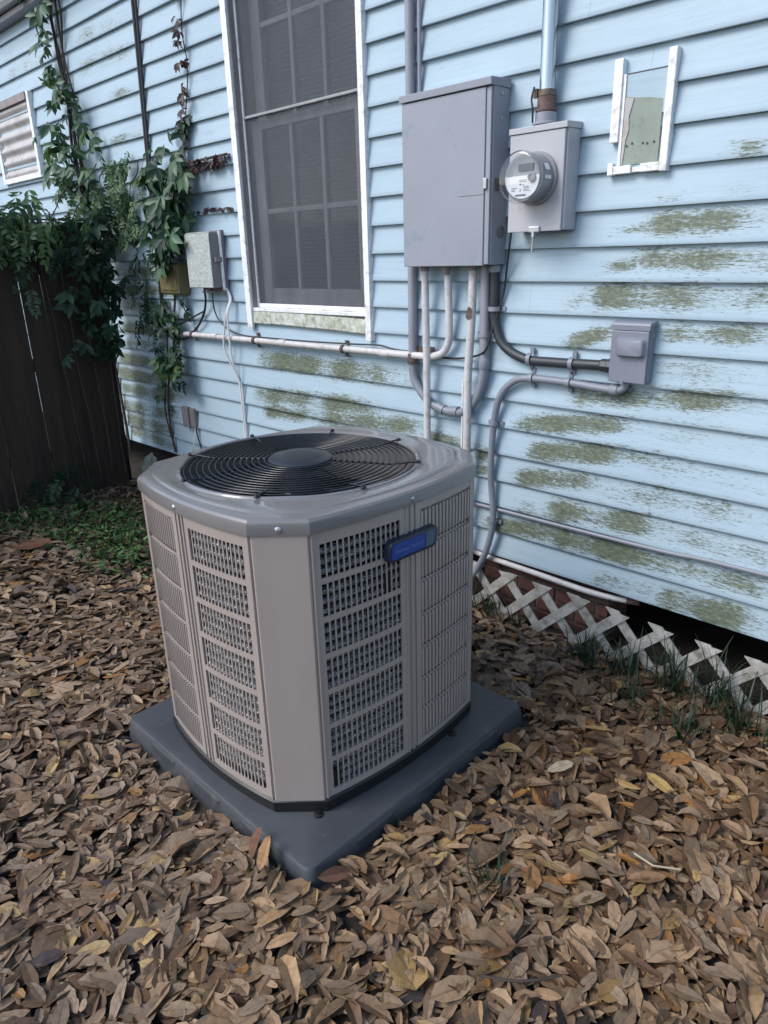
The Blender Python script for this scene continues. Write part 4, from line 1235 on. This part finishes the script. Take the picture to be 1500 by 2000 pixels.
# badge
bc = sp('right', 0.000, 0.010, 0.868)
bx = (AR.to_3x3() @ Vector((0, 1, 0))).normalized()
bn = (AR.to_3x3() @ Vector((1, 0, 0))).normalized()
BMx = Matrix(((bx.x, 0, bn.x, bc.x), (bx.y, 0, bn.y, bc.y), (bx.z, 1, bn.z, bc.z), (0, 0, 0, 1)))
bw, bh = 0.205, 0.066
bd = MB()
shape = [(a + 0.010 * (b / bh), b) for a, b in rrect(bw, bh, 0.018, 6)]
bd.loft([[BMx @ Vector((a * s, b * s2, zz)) for a, b in shape] for s, s2, zz in ((1, 1, -0.012), (1, 1, 0.006), (0.985, 0.96, 0.011), (0.95, 0.88, 0.012))])
badge = bd.build("badge", 'navy', ac, smooth=True, angle=30)
bf = MB()
shape2 = [(a + 0.008 * (b / bh), b) for a, b in rrect(bw * 0.68, bh * 0.70, 0.006, 4)]
bf.loft([[BMx @ Vector((a - 0.024, b, zz)) for a, b in shape2] for zz in (0.0122, 0.0132)])
bf.build("badge_face", 'blue', badge)
bf = MB()
shape3 = [(a + 0.008 * (b / bh), b) for a, b in rrect(bw * 0.185, bh * 0.70, 0.005, 4)]
bf.loft([[BMx @ Vector((a + 0.068, b, zz)) for a, b in shape3] for zz in (0.0122, 0.0130)])
bf.build("badge_end", 'badgegrey', badge)


def lettering(txt, size, mat4, name, mat, parent, shear=0.0):
    cu = bpy.data.curves.new(name, 'FONT')
    cu.body = txt
    cu.size = size
    cu.align_x = 'CENTER'
    cu.align_y = 'CENTER'
    cu.shear = shear
    cu.extrude = 0.0002
    tmp = bpy.data.objects.new(name, cu)
    C.objects.link(tmp)
    bpy.context.view_layer.update()
    me = bpy.data.meshes.new_from_object(tmp.evaluated_get(bpy.context.evaluated_depsgraph_get()))
    bpy.data.objects.remove(tmp)
    me.name = name
    me.transform(mat4)
    return link(name, me, mat, parent)


lettering("American Standard", 0.0155, BMx @ Matrix.Translation((-0.022, -0.001, 0.0136)), "badge_lettering", 'badgetext', badge, 0.25)

# ------------------------------------------------------------------ rubble by the fence
st = MB()
random.seed(11)
u = []
for i_ in range(9):
    for j_ in range(12):
        th_ = math.pi * i_ / 8
        ph_ = 2 * math.pi * j_ / 12
        q = 1 + random.uniform(-0.16, 0.16)
        u.append(Vector((0.10 * q * math.sin(th_) * math.cos(ph_), 0.07 * q * math.sin(th_) * math.sin(ph_), 0.16 * q * math.cos(th_))))
f = []
for i_ in range(8):
    for j_ in range(12):
        f.append((i_ * 12 + j_, i_ * 12 + (j_ + 1) % 12, (i_ + 1) * 12 + (j_ + 1) % 12, (i_ + 1) * 12 + j_))
st.add([Matrix.Translation((-4.98, -0.16, 0.12)) @ Matrix.Rotation(0.35, 4, 'Y') @ p for p in u], f)
tag(st.build("rubble_block", 'stone', smooth=True, angle=20), "pale lichened lump of rubble in the corner between fence and house", "rubble")

# ------------------------------------------------------------------ vines
def leaflet(mb, M4, L, W, fold=0.25):
    vs = [Vector((0, 0, 0)), Vector((-W * 0.75, -L * 0.30, fold * W)), Vector((0, -L * 0.32, 0)), Vector((W * 0.75, -L * 0.30, fold * W)),
          Vector((-W, -L * 0.60, fold * W * 0.8)), Vector((0, -L * 0.62, -0.04 * L)), Vector((W, -L * 0.60, fold * W * 0.8)), Vector((0, -L, -0.12 * L))]
    mb.add([M4 @ p for p in vs], [(0, 1, 2), (0, 2, 3), (1, 4, 5, 2), (2, 5, 6, 3), (4, 7, 5), (5, 7, 6)])


def palmate(L, seed):
    r_ = random.Random(seed)
    mb = MB()
    for a, s in ((-85, 0.62), (-42, 0.88), (0, 1.0), (42, 0.9), (85, 0.6)):
        a += r_.uniform(-9, 9)
        R0 = Matrix.Rotation(rad(a), 4, 'Z') @ Matrix.Rotation(rad(r_.uniform(-22, 30)), 4, 'X') @ Matrix.Rotation(rad(r_.uniform(-18, 18)), 4, 'Y') @ Matrix.Translation((0, -0.012, 0))
        leaflet(mb, R0, L * s * r_.uniform(0.9, 1.1), L * s * 0.205)
    return mb


def frond(L, seed):
    r_ = random.Random(seed)
    mb = MB()
    n = 8
    for k in range(n):
        t = (k + 0.6) / n
        for s in (-1, 1):
            R0 = Matrix.Translation((0, -L * t, -0.10 * L * t * t)) @ Matrix.Rotation(rad(s * (58 + r_.uniform(-12, 12))), 4, 'Z') @ Matrix.Rotation(rad(r_.uniform(-15, 25)), 4, 'X')
            leaflet(mb, R0, L * 0.36 * (1 - 0.45 * abs(t - 0.35) / 0.65) * r_.uniform(0.85, 1.1), L * 0.062)
    leaflet(mb, Matrix.Translation((0, -L, -0.10 * L)), L * 0.25, L * 0.05)
    mb.tube([(0, 0, 0), (0, -L * 0.5, -0.025 * L), (0, -L, -0.1 * L)], 0.0012, 4)
    return mb


def mesh_of(mb, name, mat):
    me = bpy.data.meshes.new(name)
    me.from_pydata(mb.v, [], mb.f)
    me.materials.append(M[mat])
    me.update()
    me.polygons.foreach_set("use_smooth", [True] * len(me.polygons))
    return me


LEAF = {k: [mesh_of(palmate(1.0, s), "leaf", mt_) for s in range(4)] for k, mt_ in (('creeper', 'creeper'), ('dark', 'creeper_dark'), ('red', 'creeper_red'))}
FROND = [mesh_of(frond(1.0, s), "frond", 'frond') for s in range(3)]
FROND_D = [mesh_of(frond(1.0, s + 5), "frond", 'creeper_dark') for s in range(3)]


def hang(root, meshes, name, p, size, facing='wall', rs=random):
    o_ = bpy.data.objects.new(name, rs.choice(meshes))
    C.objects.link(o_)
    o_.parent = root
    # leaf lies in local XY pointing to -Y: stand it up facing out of the wall (-Y world)
    base = Matrix.Rotation(rad(90), 4, 'X')          # local -Y -> world -Z, local +Z -> world -Y
    if facing == 'fence':
        base = Matrix.Rotation(rad(90), 4, 'Z') @ base
    e = Euler((rad(rs.gauss(-18, 20)), rad(rs.gauss(0, 24)), rad(rs.gauss(0, 30))))
    mt_ = Matrix.Translation(p) @ e.to_matrix().to_4x4() @ base @ Matrix.Scale(size, 4)
    o_.matrix_basis = Matrix.Translation(root.location).inverted() @ mt_
    return o_


def wander(p0, p1, n, amp, rs):
    pts = []
    for k in range(n + 1):
        t = k / n
        pts.append(Vector((p0[0] + (p1[0] - p0[0]) * t + rs.gauss(0, amp), p0[1] + (p1[1] - p0[1]) * t + rs.gauss(0, amp * 0.2), p0[2] + (p1[2] - p0[2]) * t)))
    return pts


rs = random.Random(3)
va = thing("creeper_vine", (-5.6, -0.03, 0.0), "tall green creeper climbing the wall beside the rippled vent", "vine")
for k in range(4):
    MB().tube(wander((-5.55 + rs.gauss(0, 0.05), -0.04, 0.2), (-5.72 + 0.04 * k, -0.035, 3.6), 12, 0.03, rs), 0.007 if k else 0.011, 6, 3).build("stem", 'stem', va)
for k in range(17):      # sparse top
    z_ = rs.uniform(2.75, 3.5)
    hang(va, LEAF['creeper'], "leaf", (-5.78 + rs.gauss(0, 0.09), -0.06 - rs.random() * 0.08, z_), rs.uniform(0.085, 0.15), rs=rs)
for k in range(46):      # dense middle
    z_ = rs.uniform(2.15, 2.85)
    w_ = 0.10 + 0.13 * (2.85 - z_) / 0.7
    hang(va, LEAF['creeper'], "leaf", (-5.58 + rs.gauss(0, w_), -0.07 - rs.random() * 0.14, z_), rs.uniform(0.085, 0.15), rs=rs)
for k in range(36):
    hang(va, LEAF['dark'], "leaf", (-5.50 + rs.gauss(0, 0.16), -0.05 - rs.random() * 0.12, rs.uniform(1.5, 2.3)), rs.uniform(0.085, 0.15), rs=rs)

vd = thing("dark_creeper", (-5.1, -0.3, 0.0), "dark creeper mass spilling down the fence end at the house corner", "vine")
for k in range(4):
    MB().tube(wander((-5.21, -0.25 - 0.1 * k, 0.1), (-5.20, -0.25 - 0.13 * k, 2.0), 8, 0.012, rs), 0.006, 6, 3).build("stem", 'stem', vd)
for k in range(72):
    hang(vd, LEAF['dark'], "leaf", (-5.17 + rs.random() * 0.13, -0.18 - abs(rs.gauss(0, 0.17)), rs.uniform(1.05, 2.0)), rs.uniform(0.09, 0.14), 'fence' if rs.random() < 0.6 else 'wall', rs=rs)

vf = thing("feathery_vine", (-5.2, -0.7, 1.9), "feathery green vine draped over the top of the dark fence", "vine")
MB().tube(wander((-5.24, -0.15, 1.95), (-5.24, -2.4, 1.97), 14, 0.02, rs), 0.006, 6, 3).build("stem", 'stem', vf)
for k in range(3):
    MB().tube(wander((-5.2, -0.2 - 0.15 * k, 1.95), (-5.1, -0.1 - 0.1 * k, 2.3), 5, 0.03, rs), 0.004, 5, 3).build("stem", 'stem', vf)
for k in range(104):
    t = rs.random()
    yy = -0.08 - 2.2 * t ** 1.3
    hang(vf, FROND if rs.random() < 0.62 else FROND_D, "frond", (-5.2 + rs.gauss(0, 0.10), yy, 1.93 + abs(rs.gauss(0, 0.13)) * (1.4 - t) - 0.16 * rs.random()), rs.uniform(0.16, 0.27), 'fence' if rs.random() < 0.5 else 'wall', rs=rs)
for k in range(14):
    hang(vf, FROND_D, "frond", (-5.17 + 0.05 * rs.random(), -0.3 - 1.3 * rs.random(), rs.uniform(1.45, 1.85)), rs.uniform(0.15, 0.24), 'fence', rs=rs)

vw = thing("feathery_vine", (-4.95, -0.04, 2.0), "lighter feathery vine clinging to the siding just left of the black cables", "vine")
MB().tube(wander((-5.1, -0.03, 1.9), (-4.78, -0.03, 2.3), 6, 0.02, rs), 0.004, 5, 3).build("stem", 'stem', vw)
for k in range(52):
    hang(vw, FROND, "frond", (-5.02 + rs.gauss(0, 0.13), -0.035 - rs.random() * 0.05, rs.uniform(1.85, 2.38)), rs.uniform(0.10, 0.18), rs=rs)

vb = thing("creeper_vine", (-4.5, -0.03, 0.3), "green creeper bunched above the lichened box and trailing down under it", "vine")
MB().tube([(-4.80, -0.03, 0.30), (-4.80, -0.04, 0.55), (-4.74, -0.05, 0.8), (-4.62, -0.05, 1.0), (-4.56, -0.05, 1.25), (-4.50, -0.04, 1.5), (-4.52, -0.04, 1.9), (-4.40, -0.04, 2.15), (-4.20, -0.04, 2.22), (-3.76, -0.035, 2.235)], 0.008, 6, 5).build("stem", 'stem', vb)
MB().tube([(-4.78, -0.03, 0.30), (-4.83, -0.05, 0.62), (-4.70, -0.06, 0.95), (-4.64, -0.06, 1.2)], 0.006, 6, 5).build("stem", 'stem', vb)
for k in range(70):
    z_ = rs.gauss(2.10, 0.14)
    hang(vb, LEAF['creeper'] if rs.random() < 0.7 else LEAF['dark'], "leaf", (-4.33 + rs.gauss(0, 0.13), -0.05 - rs.random() * 0.13, z_), rs.uniform(0.08, 0.135), rs=rs)
for k in range(34):
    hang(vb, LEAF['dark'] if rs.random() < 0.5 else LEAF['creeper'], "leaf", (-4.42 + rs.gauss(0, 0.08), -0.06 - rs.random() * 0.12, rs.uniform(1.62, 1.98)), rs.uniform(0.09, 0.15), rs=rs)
for k in range(58):
    z_ = rs.uniform(0.85, 1.42)
    hang(vb, LEAF['dark'] if rs.random() < 0.65 else LEAF['creeper'], "leaf", (-4.56 + rs.gauss(0, 0.085), -0.05 - rs.random() * 0.10, z_), rs.uniform(0.06, 0.11), rs=rs)
for k in range(16):
    hang(vb, LEAF['dark'], "leaf", (-4.80 + rs.gauss(0, 0.05), -0.04 - rs.random() * 0.05, rs.uniform(0.6, 1.6)), rs.uniform(0.05, 0.09), rs=rs)
for k in range(14):
    hang(vb, FROND_D, "frond", (-4.86 + rs.gauss(0, 0.05), -0.05 - rs.random() * 0.06, rs.uniform(1.25, 1.75)), rs.uniform(0.14, 0.2), rs=rs)
for k in range(40):
    hang(vb, LEAF['red'], "leaf", (rs.uniform(-4.25, -3.74), -0.03 - rs.random() * 0.02, 2.235 - rs.random() * 0.05), rs.uniform(0.03, 0.055), rs=rs)
for k in range(22):
    hang(vb, LEAF['red'], "leaf", (rs.uniform(-4.2, -3.74), -0.03, 1.965 - rs.random() * 0.02), rs.uniform(0.018, 0.035), rs=rs)

vr = thing("reddish_vine", (-4.12, -0.03, 2.0), "thin reddish-leaved vine strand hanging down the wall beside the window", "vine")
MB().tube([(-4.05, -0.03, 3.42), (-4.07, -0.03, 3.1), (-4.10, -0.03, 2.9), (-4.08, -0.03, 2.72), (-4.14, -0.035, 2.5), (-4.20, -0.03, 2.32), (-4.22, -0.03, 2.18)], 0.0035, 5, 5).build("stem", 'stem', vr)
for k in range(17):
    t = rs.random()
    z_ = 3.1 - 0.85 * t
    hang(vr, LEAF['red'], "leaf", (-4.075 - 0.12 * t + rs.gauss(0, 0.025), -0.035 - rs.random() * 0.03, z_), rs.uniform(0.03, 0.055) * (1 + 0.6 * t), rs=rs)
for k in range(9):
    hang(vr, LEAF['dark'], "leaf", (-4.19 + rs.gauss(0, 0.05), -0.04 - rs.random() * 0.04, rs.uniform(2.28, 2.5)), rs.uniform(0.08, 0.11), rs=rs)

# ------------------------------------------------------------------ ground plants
def blade(mb, p, L, az_, lean, w):
    n = 5
    d = Vector((math.cos(az_), math.sin(az_), 0))
    sd_ = Vector((-d.y, d.x, 0))
    prev = Vector(p)
    pts = []
    for k in range(n + 1):
        t = k / n
        ang = lean * t * t * 1.6 + lean * 0.35
        pts.append(prev.copy())
        prev = prev + (d * math.sin(ang) + Vector((0, 0, 1)) * math.cos(ang)) * (L / n)
    vs, fs = [], []
    for k, q in enumerate(pts):
        ww = w * (1 - (k / n) ** 2) * 0.5 + 0.0004
        vs += [q - sd_ * ww, q + sd_ * ww + Vector((0, 0, 0.0))]
    for k in range(n):
        fs.append((2 * k, 2 * k + 1, 2 * k + 3, 2 * k + 2))
    mb.add(vs, fs)


rs = random.Random(21)
tufts = [(-1.82, -0.11, 34, 0.20, "dark grass tuft beside the condenser at the lattice's left end"), (-1.66, -0.10, 14, 0.16, "sparse grass tuft in front of the lattice below the bricks"),
         (-1.25, -0.17, 60, 0.22, "dense grass tuft where the bricks end behind the lattice"), (-1.06, -0.15, 44, 0.22, "middle grass tuft along the lattice"),
         (-0.88, -0.13, 60, 0.26, "tall grass tuft hiding the lattice's lower diamonds"), (-0.72, -0.11, 50, 0.26, "grass tuft near the right end of the visible lattice"),
         (-0.60, -0.22, 46, 0.24, "spreading grass tuft in the right foreground of the lattice"), (-0.98, -0.30, 30, 0.17, "low grass tuft in the leaves a step out from the lattice"),
         (-0.75, -0.38, 34, 0.18, "low grass tuft among leaves near the right picture edge"), (-0.85, -1.40, 26, 0.15, "lone grass tuft in the leaf litter right of the pad's front corner"),
         (-1.30, -1.80, 12, 0.06, "tiny grass sprout at the pad's front corner"), (-1.16, -1.42, 16, 0.07, "small grass sprout beside the pad's right edge"), (-4.62, -0.95, 30, 0.2, "grassy weed clump among the groundcover before the fence")]
for (x, y, n, L_, lab) in tufts:
    mb = MB()
    for k in range(int(n * (1.15 if y > -0.5 else 1.0))):
        a = rs.uniform(0, 6.283)
        rr_ = abs(rs.gauss(0, 0.06 if L_ > 0.1 else 0.012))
        blade(mb, (x + rr_ * math.cos(a), y + rr_ * math.sin(a) * 0.6, gh(x, y)), L_ * rs.uniform(0.45, 1.15), rs.uniform(0, 6.283), rs.uniform(0.3, 1.5), rs.uniform(0.004, 0.0075))
    tag(mb.build("grass_tuft", 'grass', smooth=True, angle=180), lab, "grass", "grass tufts along the foot of the wall" if y > -0.5 else None)


# ------------------------------------------------------------------ leaf litter
def leaf_arrays(n, length, wr, curl, arch, shape):
    """unit leaf grid: returns (n, 11, 3)"""
    st_ = np.array([0.0, 0.18, 0.52, 0.86, 1.0])
    wob = np.stack([0.66 - 0.22 * shape, 1.0 + 0 * shape, 0.66 + 0.22 * shape], 1)   # widths of the three inner stations
    V = np.zeros((n, 11, 3))
    V[:, 0, 0] = -0.5
    V[:, 10, 0] = 0.5
    for i_ in range(3):
        xx = st_[i_ + 1] - 0.5
        w = wob[:, i_] * wr * 0.5
        for j_, sgn in ((0, -1), (1, 0), (2, 1)):
            V[:, 1 + 3 * i_ + j_, 0] = xx
            V[:, 1 + 3 * i_ + j_, 1] = sgn * w
            V[:, 1 + 3 * i_ + j_, 2] = abs(sgn) * curl * w
    V[:, :, 2] += arch[:, None] * (0.25 - V[:, :, 0] ** 2)
    return V * length[:, None, None]


LF = [(0, 2, 1), (0, 3, 2), (1, 2, 5, 4), (2, 3, 6, 5), (4, 5, 8, 7), (5, 6, 9, 8), (7, 8, 10), (8, 9, 10)]
LUV = np.array([(0, .5)] + [(t, v) for t in (0.18, 0.52, 0.86) for v in (0, .5, 1)] + [(1, .5)])


def rotmat(az_, tx, ty):
    ca, sa = np.cos(az_), np.sin(az_)
    cx, sx = np.cos(tx), np.sin(tx)
    cy, sy = np.cos(ty), np.sin(ty)
    Z = np.zeros((len(az_), 3, 3))
    Rz = Z.copy(); Rz[:, 0, 0] = ca; Rz[:, 0, 1] = -sa; Rz[:, 1, 0] = sa; Rz[:, 1, 1] = ca; Rz[:, 2, 2] = 1
    Rx = Z.copy(); Rx[:, 0, 0] = 1; Rx[:, 1, 1] = cx; Rx[:, 1, 2] = -sx; Rx[:, 2, 1] = sx; Rx[:, 2, 2] = cx
    Ry = Z.copy(); Ry[:, 1, 1] = 1; Ry[:, 0, 0] = cy; Ry[:, 0, 2] = sy; Ry[:, 2, 0] = -sy; Ry[:, 2, 2] = cy
    return Rx @ Ry @ Rz


def build_leaves(name, pos, V, R, cols, mat):
    n = len(pos)
    P = np.einsum('nij,nkj->nki', R, V) + pos[:, None, :]
    verts = P.reshape(-1, 3)
    base = np.arange(n)[:, None] * 11
    loops, starts, totals = [], [], []
    fl = []
    uvl = []
    tot = []
    for f_ in LF:
        fl.append(base + np.array(f_)[None, :])
    order = np.concatenate([a for a in fl], axis=1)              # (n, total loops per leaf)
    lp = order.reshape(-1)
    sizes = np.tile(np.array([len(f_) for f_ in LF]), n)
    st_ = np.concatenate([[0], np.cumsum(sizes)[:-1]])
    me = bpy.data.meshes.new(name)
    me.vertices.add(len(verts))
    me.vertices.foreach_set("co", verts.astype(np.float32).ravel())
    me.loops.add(len(lp))
    me.loops.foreach_set("vertex_index", lp.astype(np.int32))
    me.polygons.add(len(sizes))
    me.polygons.foreach_set("loop_start", st_.astype(np.int32))
    me.polygons.foreach_set("loop_total", sizes.astype(np.int32))
    me.polygons.foreach_set("use_smooth", np.zeros(len(sizes), dtype=bool))
    uvn = me.uv_layers.new(name="UVMap")
    luv = LUV[np.concatenate([np.array(f_) for f_ in LF])]
    uvn.data.foreach_set("uv", np.tile(luv, (n, 1)).astype(np.float32).ravel())
    ca = me.attributes.new("tint", 'FLOAT_COLOR', 'POINT')
    c4 = np.concatenate([cols, np.ones((n, 1))], 1)
    ca.data.foreach_set("color", np.repeat(c4, 11, axis=0).astype(np.float32).ravel())
    me.update()
    me.validate()
    return link(name, me, mat)


ghv = np.vectorize(gh)
PAL = np.array([(0.200, 0.140, 0.090), (0.255, 0.185, 0.125), (0.155, 0.100, 0.060), (0.315, 0.232, 0.155), (0.225, 0.172, 0.125), (0.285, 0.200, 0.120), (0.110, 0.066, 0.040), (0.255, 0.130, 0.045), (0.350, 0.250, 0.115), (0.045, 0.036, 0.036)])
PW = np.array([0.17, 0.19, 0.14, 0.10, 0.14, 0.09, 0.08, 0.028, 0.025, 0.02])
PWR = np.array([0.15, 0.10, 0.22, 0.05, 0.08, 0.07, 0.20, 0.055, 0.02, 0.02])


def scatter(n, xr, yr, lmean, zspread, tilt, keep):
    x = rng.uniform(*xr, n)
    y = rng.uniform(*yr, n)
    ok = keep(x, y)
    x, y = x[ok], y[ok]
    n = len(x)
    L_ = np.clip(lmean * np.exp(rng.normal(0, 0.30, n)), lmean * 0.4, lmean * 1.9)
    wr = np.clip(rng.normal(0.36, 0.07, n), 0.22, 0.62)
    kind = rng.random(n)
    L_ = np.where(kind < 0.18, L_ * 0.55, np.where(kind > 0.94, L_ * 1.5, L_))
    wr = np.where((kind > 0.18) & (kind < 0.30), wr * 1.55, wr)
    curly = rng.random(n) < 0.14
    V = leaf_arrays(n, L_, wr, rng.normal(0.16, 0.24, n) + curly * rng.uniform(0.3, 0.9, n), rng.normal(0.02, 0.12, n) + curly * rng.normal(0, 0.4, n), rng.uniform(-0.8, 0.8, n))
    # sideways sweep and a twist, so that no two blades are alike
    sw = rng.normal(0, 0.22, n)
    tw = rng.normal(0, 0.32, n)
    t_ = V[:, :, 0] / L_[:, None]
    V[:, :, 1] += (sw * L_)[:, None] * t_ ** 2
    V[:, :, 2] += tw[:, None] * t_ * V[:, :, 1]
    z = ghv(x, y) + 0.006 + zspread * rng.random(n) ** 1.2
    R = rotmat(rng.uniform(0, 6.283, n), rng.normal(0, tilt, n), rng.normal(0, tilt, n))
    return x, y, z, V, R, n


def off_pad(x, y, mgn=0.0):
    return ~((x > PX0 - 0.02 - mgn) & (x < PX1 + 0.02 + mgn) & (y > PY0 - 0.02 - mgn) & (y < PY1 + 0.02 + mgn))


def litter_cols(x, y, n):
    wet = np.clip((x + 1.5) / 0.5, 0, 1) * np.clip((y + 1.6) / 0.5, 0, 1)
    a = rng.choice(len(PAL), n, p=PW / PW.sum())
    b = rng.choice(len(PAL), n, p=PWR / PWR.sum())
    idx = np.where(rng.random(n) < wet, b, a)
    c = PAL[idx] * rng.uniform(0.6, 1.22, n)[:, None] * np.where((x > -1.3)[:, None], np.array([1.08, 0.98, 0.86]), np.array([1.04, 1.0, 0.98]))
    return np.clip(c, 0.01, 0.6)


x, y, z, V, R, n = scatter(50000, (-5.24, 1.2), (-3.3, -0.03), 0.068, 0.028, 0.15, lambda a, b: off_pad(a, b, 0.012))
lit = build_leaves("leaf_litter", np.stack([x, y, z], 1), V, R, litter_cols(x, y, n), 'litter')
tag(lit, "thick carpet of dry brown oak leaves over the yard", "leaf litter", kind="stuff")

# loose leaves that lie on top in the foreground, one object each
rs = random.Random(5)
single = []
for q in range(7):
    V1 = leaf_arrays(1, np.array([1.0]), np.array([0.30 + 0.035 * q]), np.array([0.08 + 0.1 * (q % 4)]), np.array([-0.12 + 0.06 * (q % 5)]), np.array([-0.7 + 0.22 * q]))[0]
    me = bpy.data.meshes.new("fallen_leaf")
    me.from_pydata([tuple(p) for p in V1], [], LF)
    uvn = me.uv_layers.new(name="UVMap")
    uvn.data.foreach_set("uv", LUV[np.concatenate([np.array(f_) for f_ in LF])].astype(np.float32).ravel())
    me.materials.append(M['litter_obj'])
    me.update()
    single.append(me)


def put_leaf(x, y, size, az_, tx=None, ty=None, dz=0.036, me=None, name="fallen_leaf"):
    o_ = bpy.data.objects.new(name, me or rs.choice(single))
    C.objects.link(o_)
    tx = rs.gauss(0, 0.16) if tx is None else tx
    ty = rs.gauss(0, 0.16) if ty is None else ty
    o_.matrix_basis = Matrix.Translation((x, y, gh(x, y) + dz)) @ Euler((tx, ty, 0)).to_matrix().to_4x4() @ Matrix.Rotation(az_, 4, 'Z') @ Matrix.Scale(size, 4)
    return o_


cnt = 0
while cnt < 288:
    t = rs.random()
    x = rs.uniform(-2.3, 0.1)
    y = rs.uniform(-2.7, -0.9)
    d = math.hypot(x, y + 2.648)
    # the strip of ground at the bottom of the picture
    if not (0.85 < d < 2.15) or (PX0 - 0.06 < x < PX1 + 0.06 and PY0 - 0.06 < y < PY1 + 0.06):
        continue
    put_leaf(x, y, rs.uniform(0.060, 0.105), rs.uniform(0, 6.283), dz=0.030 + 0.008 * rs.random())
    tag(bpy.data.objects[-1] if False else C.objects[-1], "dry brown oak leaf lying loose on top of the foreground leaf carpet", "leaf", "loose leaves in the foreground")
    cnt += 1


def special(x, y, size, az_, mat, label, tx=0.1, ty=0.1, dz=0.045, q=3):
    me = single[q].copy()
    me.materials.clear()
    me.materials.append(M[mat])
    o_ = put_leaf(x, y, size, az_, tx, ty, dz, me)
    tag(o_, label, "leaf")
    return o_


special(-4.40, -1.29, 0.26, 0.7, 'redleaf', "large reddish-brown leaf below the groundcover at the left edge", 0.25, 0.0, 0.06, 5)
special(-0.67, -0.717, 0.12, -0.2, 'yellowleaf', "yellow curled leaf among wet brown leaves right of the pad", 0.3, 0.1, 0.04, 1)
special(-0.96, -0.855, 0.10, 1.0, 'paleleaf', "pale tan leaf standing out right of the pad", 0.2, 0.0, 0.04, 4)
special(-1.345, -1.80, 0.10, 1.9, 'orangeleaf', "orange-tan leaf leaning upright against the pad's front edge", 1.0, 0.3, 0.075, 2)
special(-1.40, -1.79, 0.10, 1.4, 'redleaf', "russet leaf leaning upright beside the orange one at the pad", 1.05, -0.2, 0.065, 3)
special(-1.165, -1.70, 0.10, 1.2, 'redleaf', "rust-brown curled leaf tucked against the pad's right front side", 0.15, 0.9, 0.05, 3)
sk = MB().tube([(-0.60, -1.06, 0.045), (-0.54, -1.07, 0.05), (-0.48, -1.03, 0.048)], 0.0032, 5).build("straw_stick", 'straw')
tag(sk, "pale broken straw stick lying on leaves at the right", "stick")
for pts, lab in (([(-1.02, -1.18, 0.04), (-0.92, -1.15, 0.05), (-0.80, -1.16, 0.045)], "thin brown twig lying right of the pad's right corner"), ([(-0.70, -1.65, 0.045), (-0.62, -1.60, 0.05), (-0.56, -1.52, 0.047)], "short dark twig in the bottom right leaves"),
                 ([(-2.6, -2.0, 0.045), (-2.45, -1.96, 0.05), (-2.3, -1.99, 0.045)], "thin twig in the leaves left of the pad"), ([(-0.98, -1.30, 0.045), (-0.92, -1.42, 0.05), (-0.80, -1.50, 0.045)], "bent grey twig near the lone grass tuft")):
    tag(MB().tube([Vector(p) for p in pts], 0.0035, 5, 3).build("twig", 'stem'), lab, "twig")

# low green cover in front of the fence
x, y, z, V, R, n = scatter(13000, (-5.2, -3.3), (-1.75, -0.2), 0.040, 0.075, 0.6,
                           lambda a, b: (np.exp(-(((a + 4.35) / 0.62) ** 2 + ((b + 0.80) / 0.30) ** 2)) + 0.8 * np.exp(-(((a + 3.85) / 0.28) ** 2 + ((b + 1.02) / 0.16) ** 2)) + 0.7 * np.exp(-(((a + 5.0) / 0.3) ** 2 + ((b + 1.15) / 0.22) ** 2)) > rng.random(len(a)) * 0.9 + 0.12))
cg = np.array([(0.045, 0.105, 0.030), (0.070, 0.150, 0.042), (0.095, 0.185, 0.055), (0.04, 0.08, 0.025)])[rng.integers(0, 4, n)] * rng.uniform(0.7, 1.2, n)[:, None]
gc = build_leaves("ground_cover", np.stack([x, y, z], 1), V, R, cg, 'cover')
tag(gc, "low leafy green groundcover patch in front of the dark fence", "groundcover", kind="stuff")
wd = thing("leafy_weed", (-5.0, -0.72, 0.0), "upright narrow-leaved weed growing against the foot of the fence", "weed")
for k in range(16):
    hang(wd, FROND_D, "frond", (-5.08 + rs.gauss(0, 0.06), -0.74 + rs.gauss(0, 0.09), rs.uniform(0.1, 0.34)), rs.uniform(0.14, 0.22), 'fence', rs=rs)
MB().tube([(-5.08, -0.74, 0.0), (-5.07, -0.75, 0.2), (-5.09, -0.74, 0.36)], 0.004, 5, 3).build("stem", 'stem', wd)
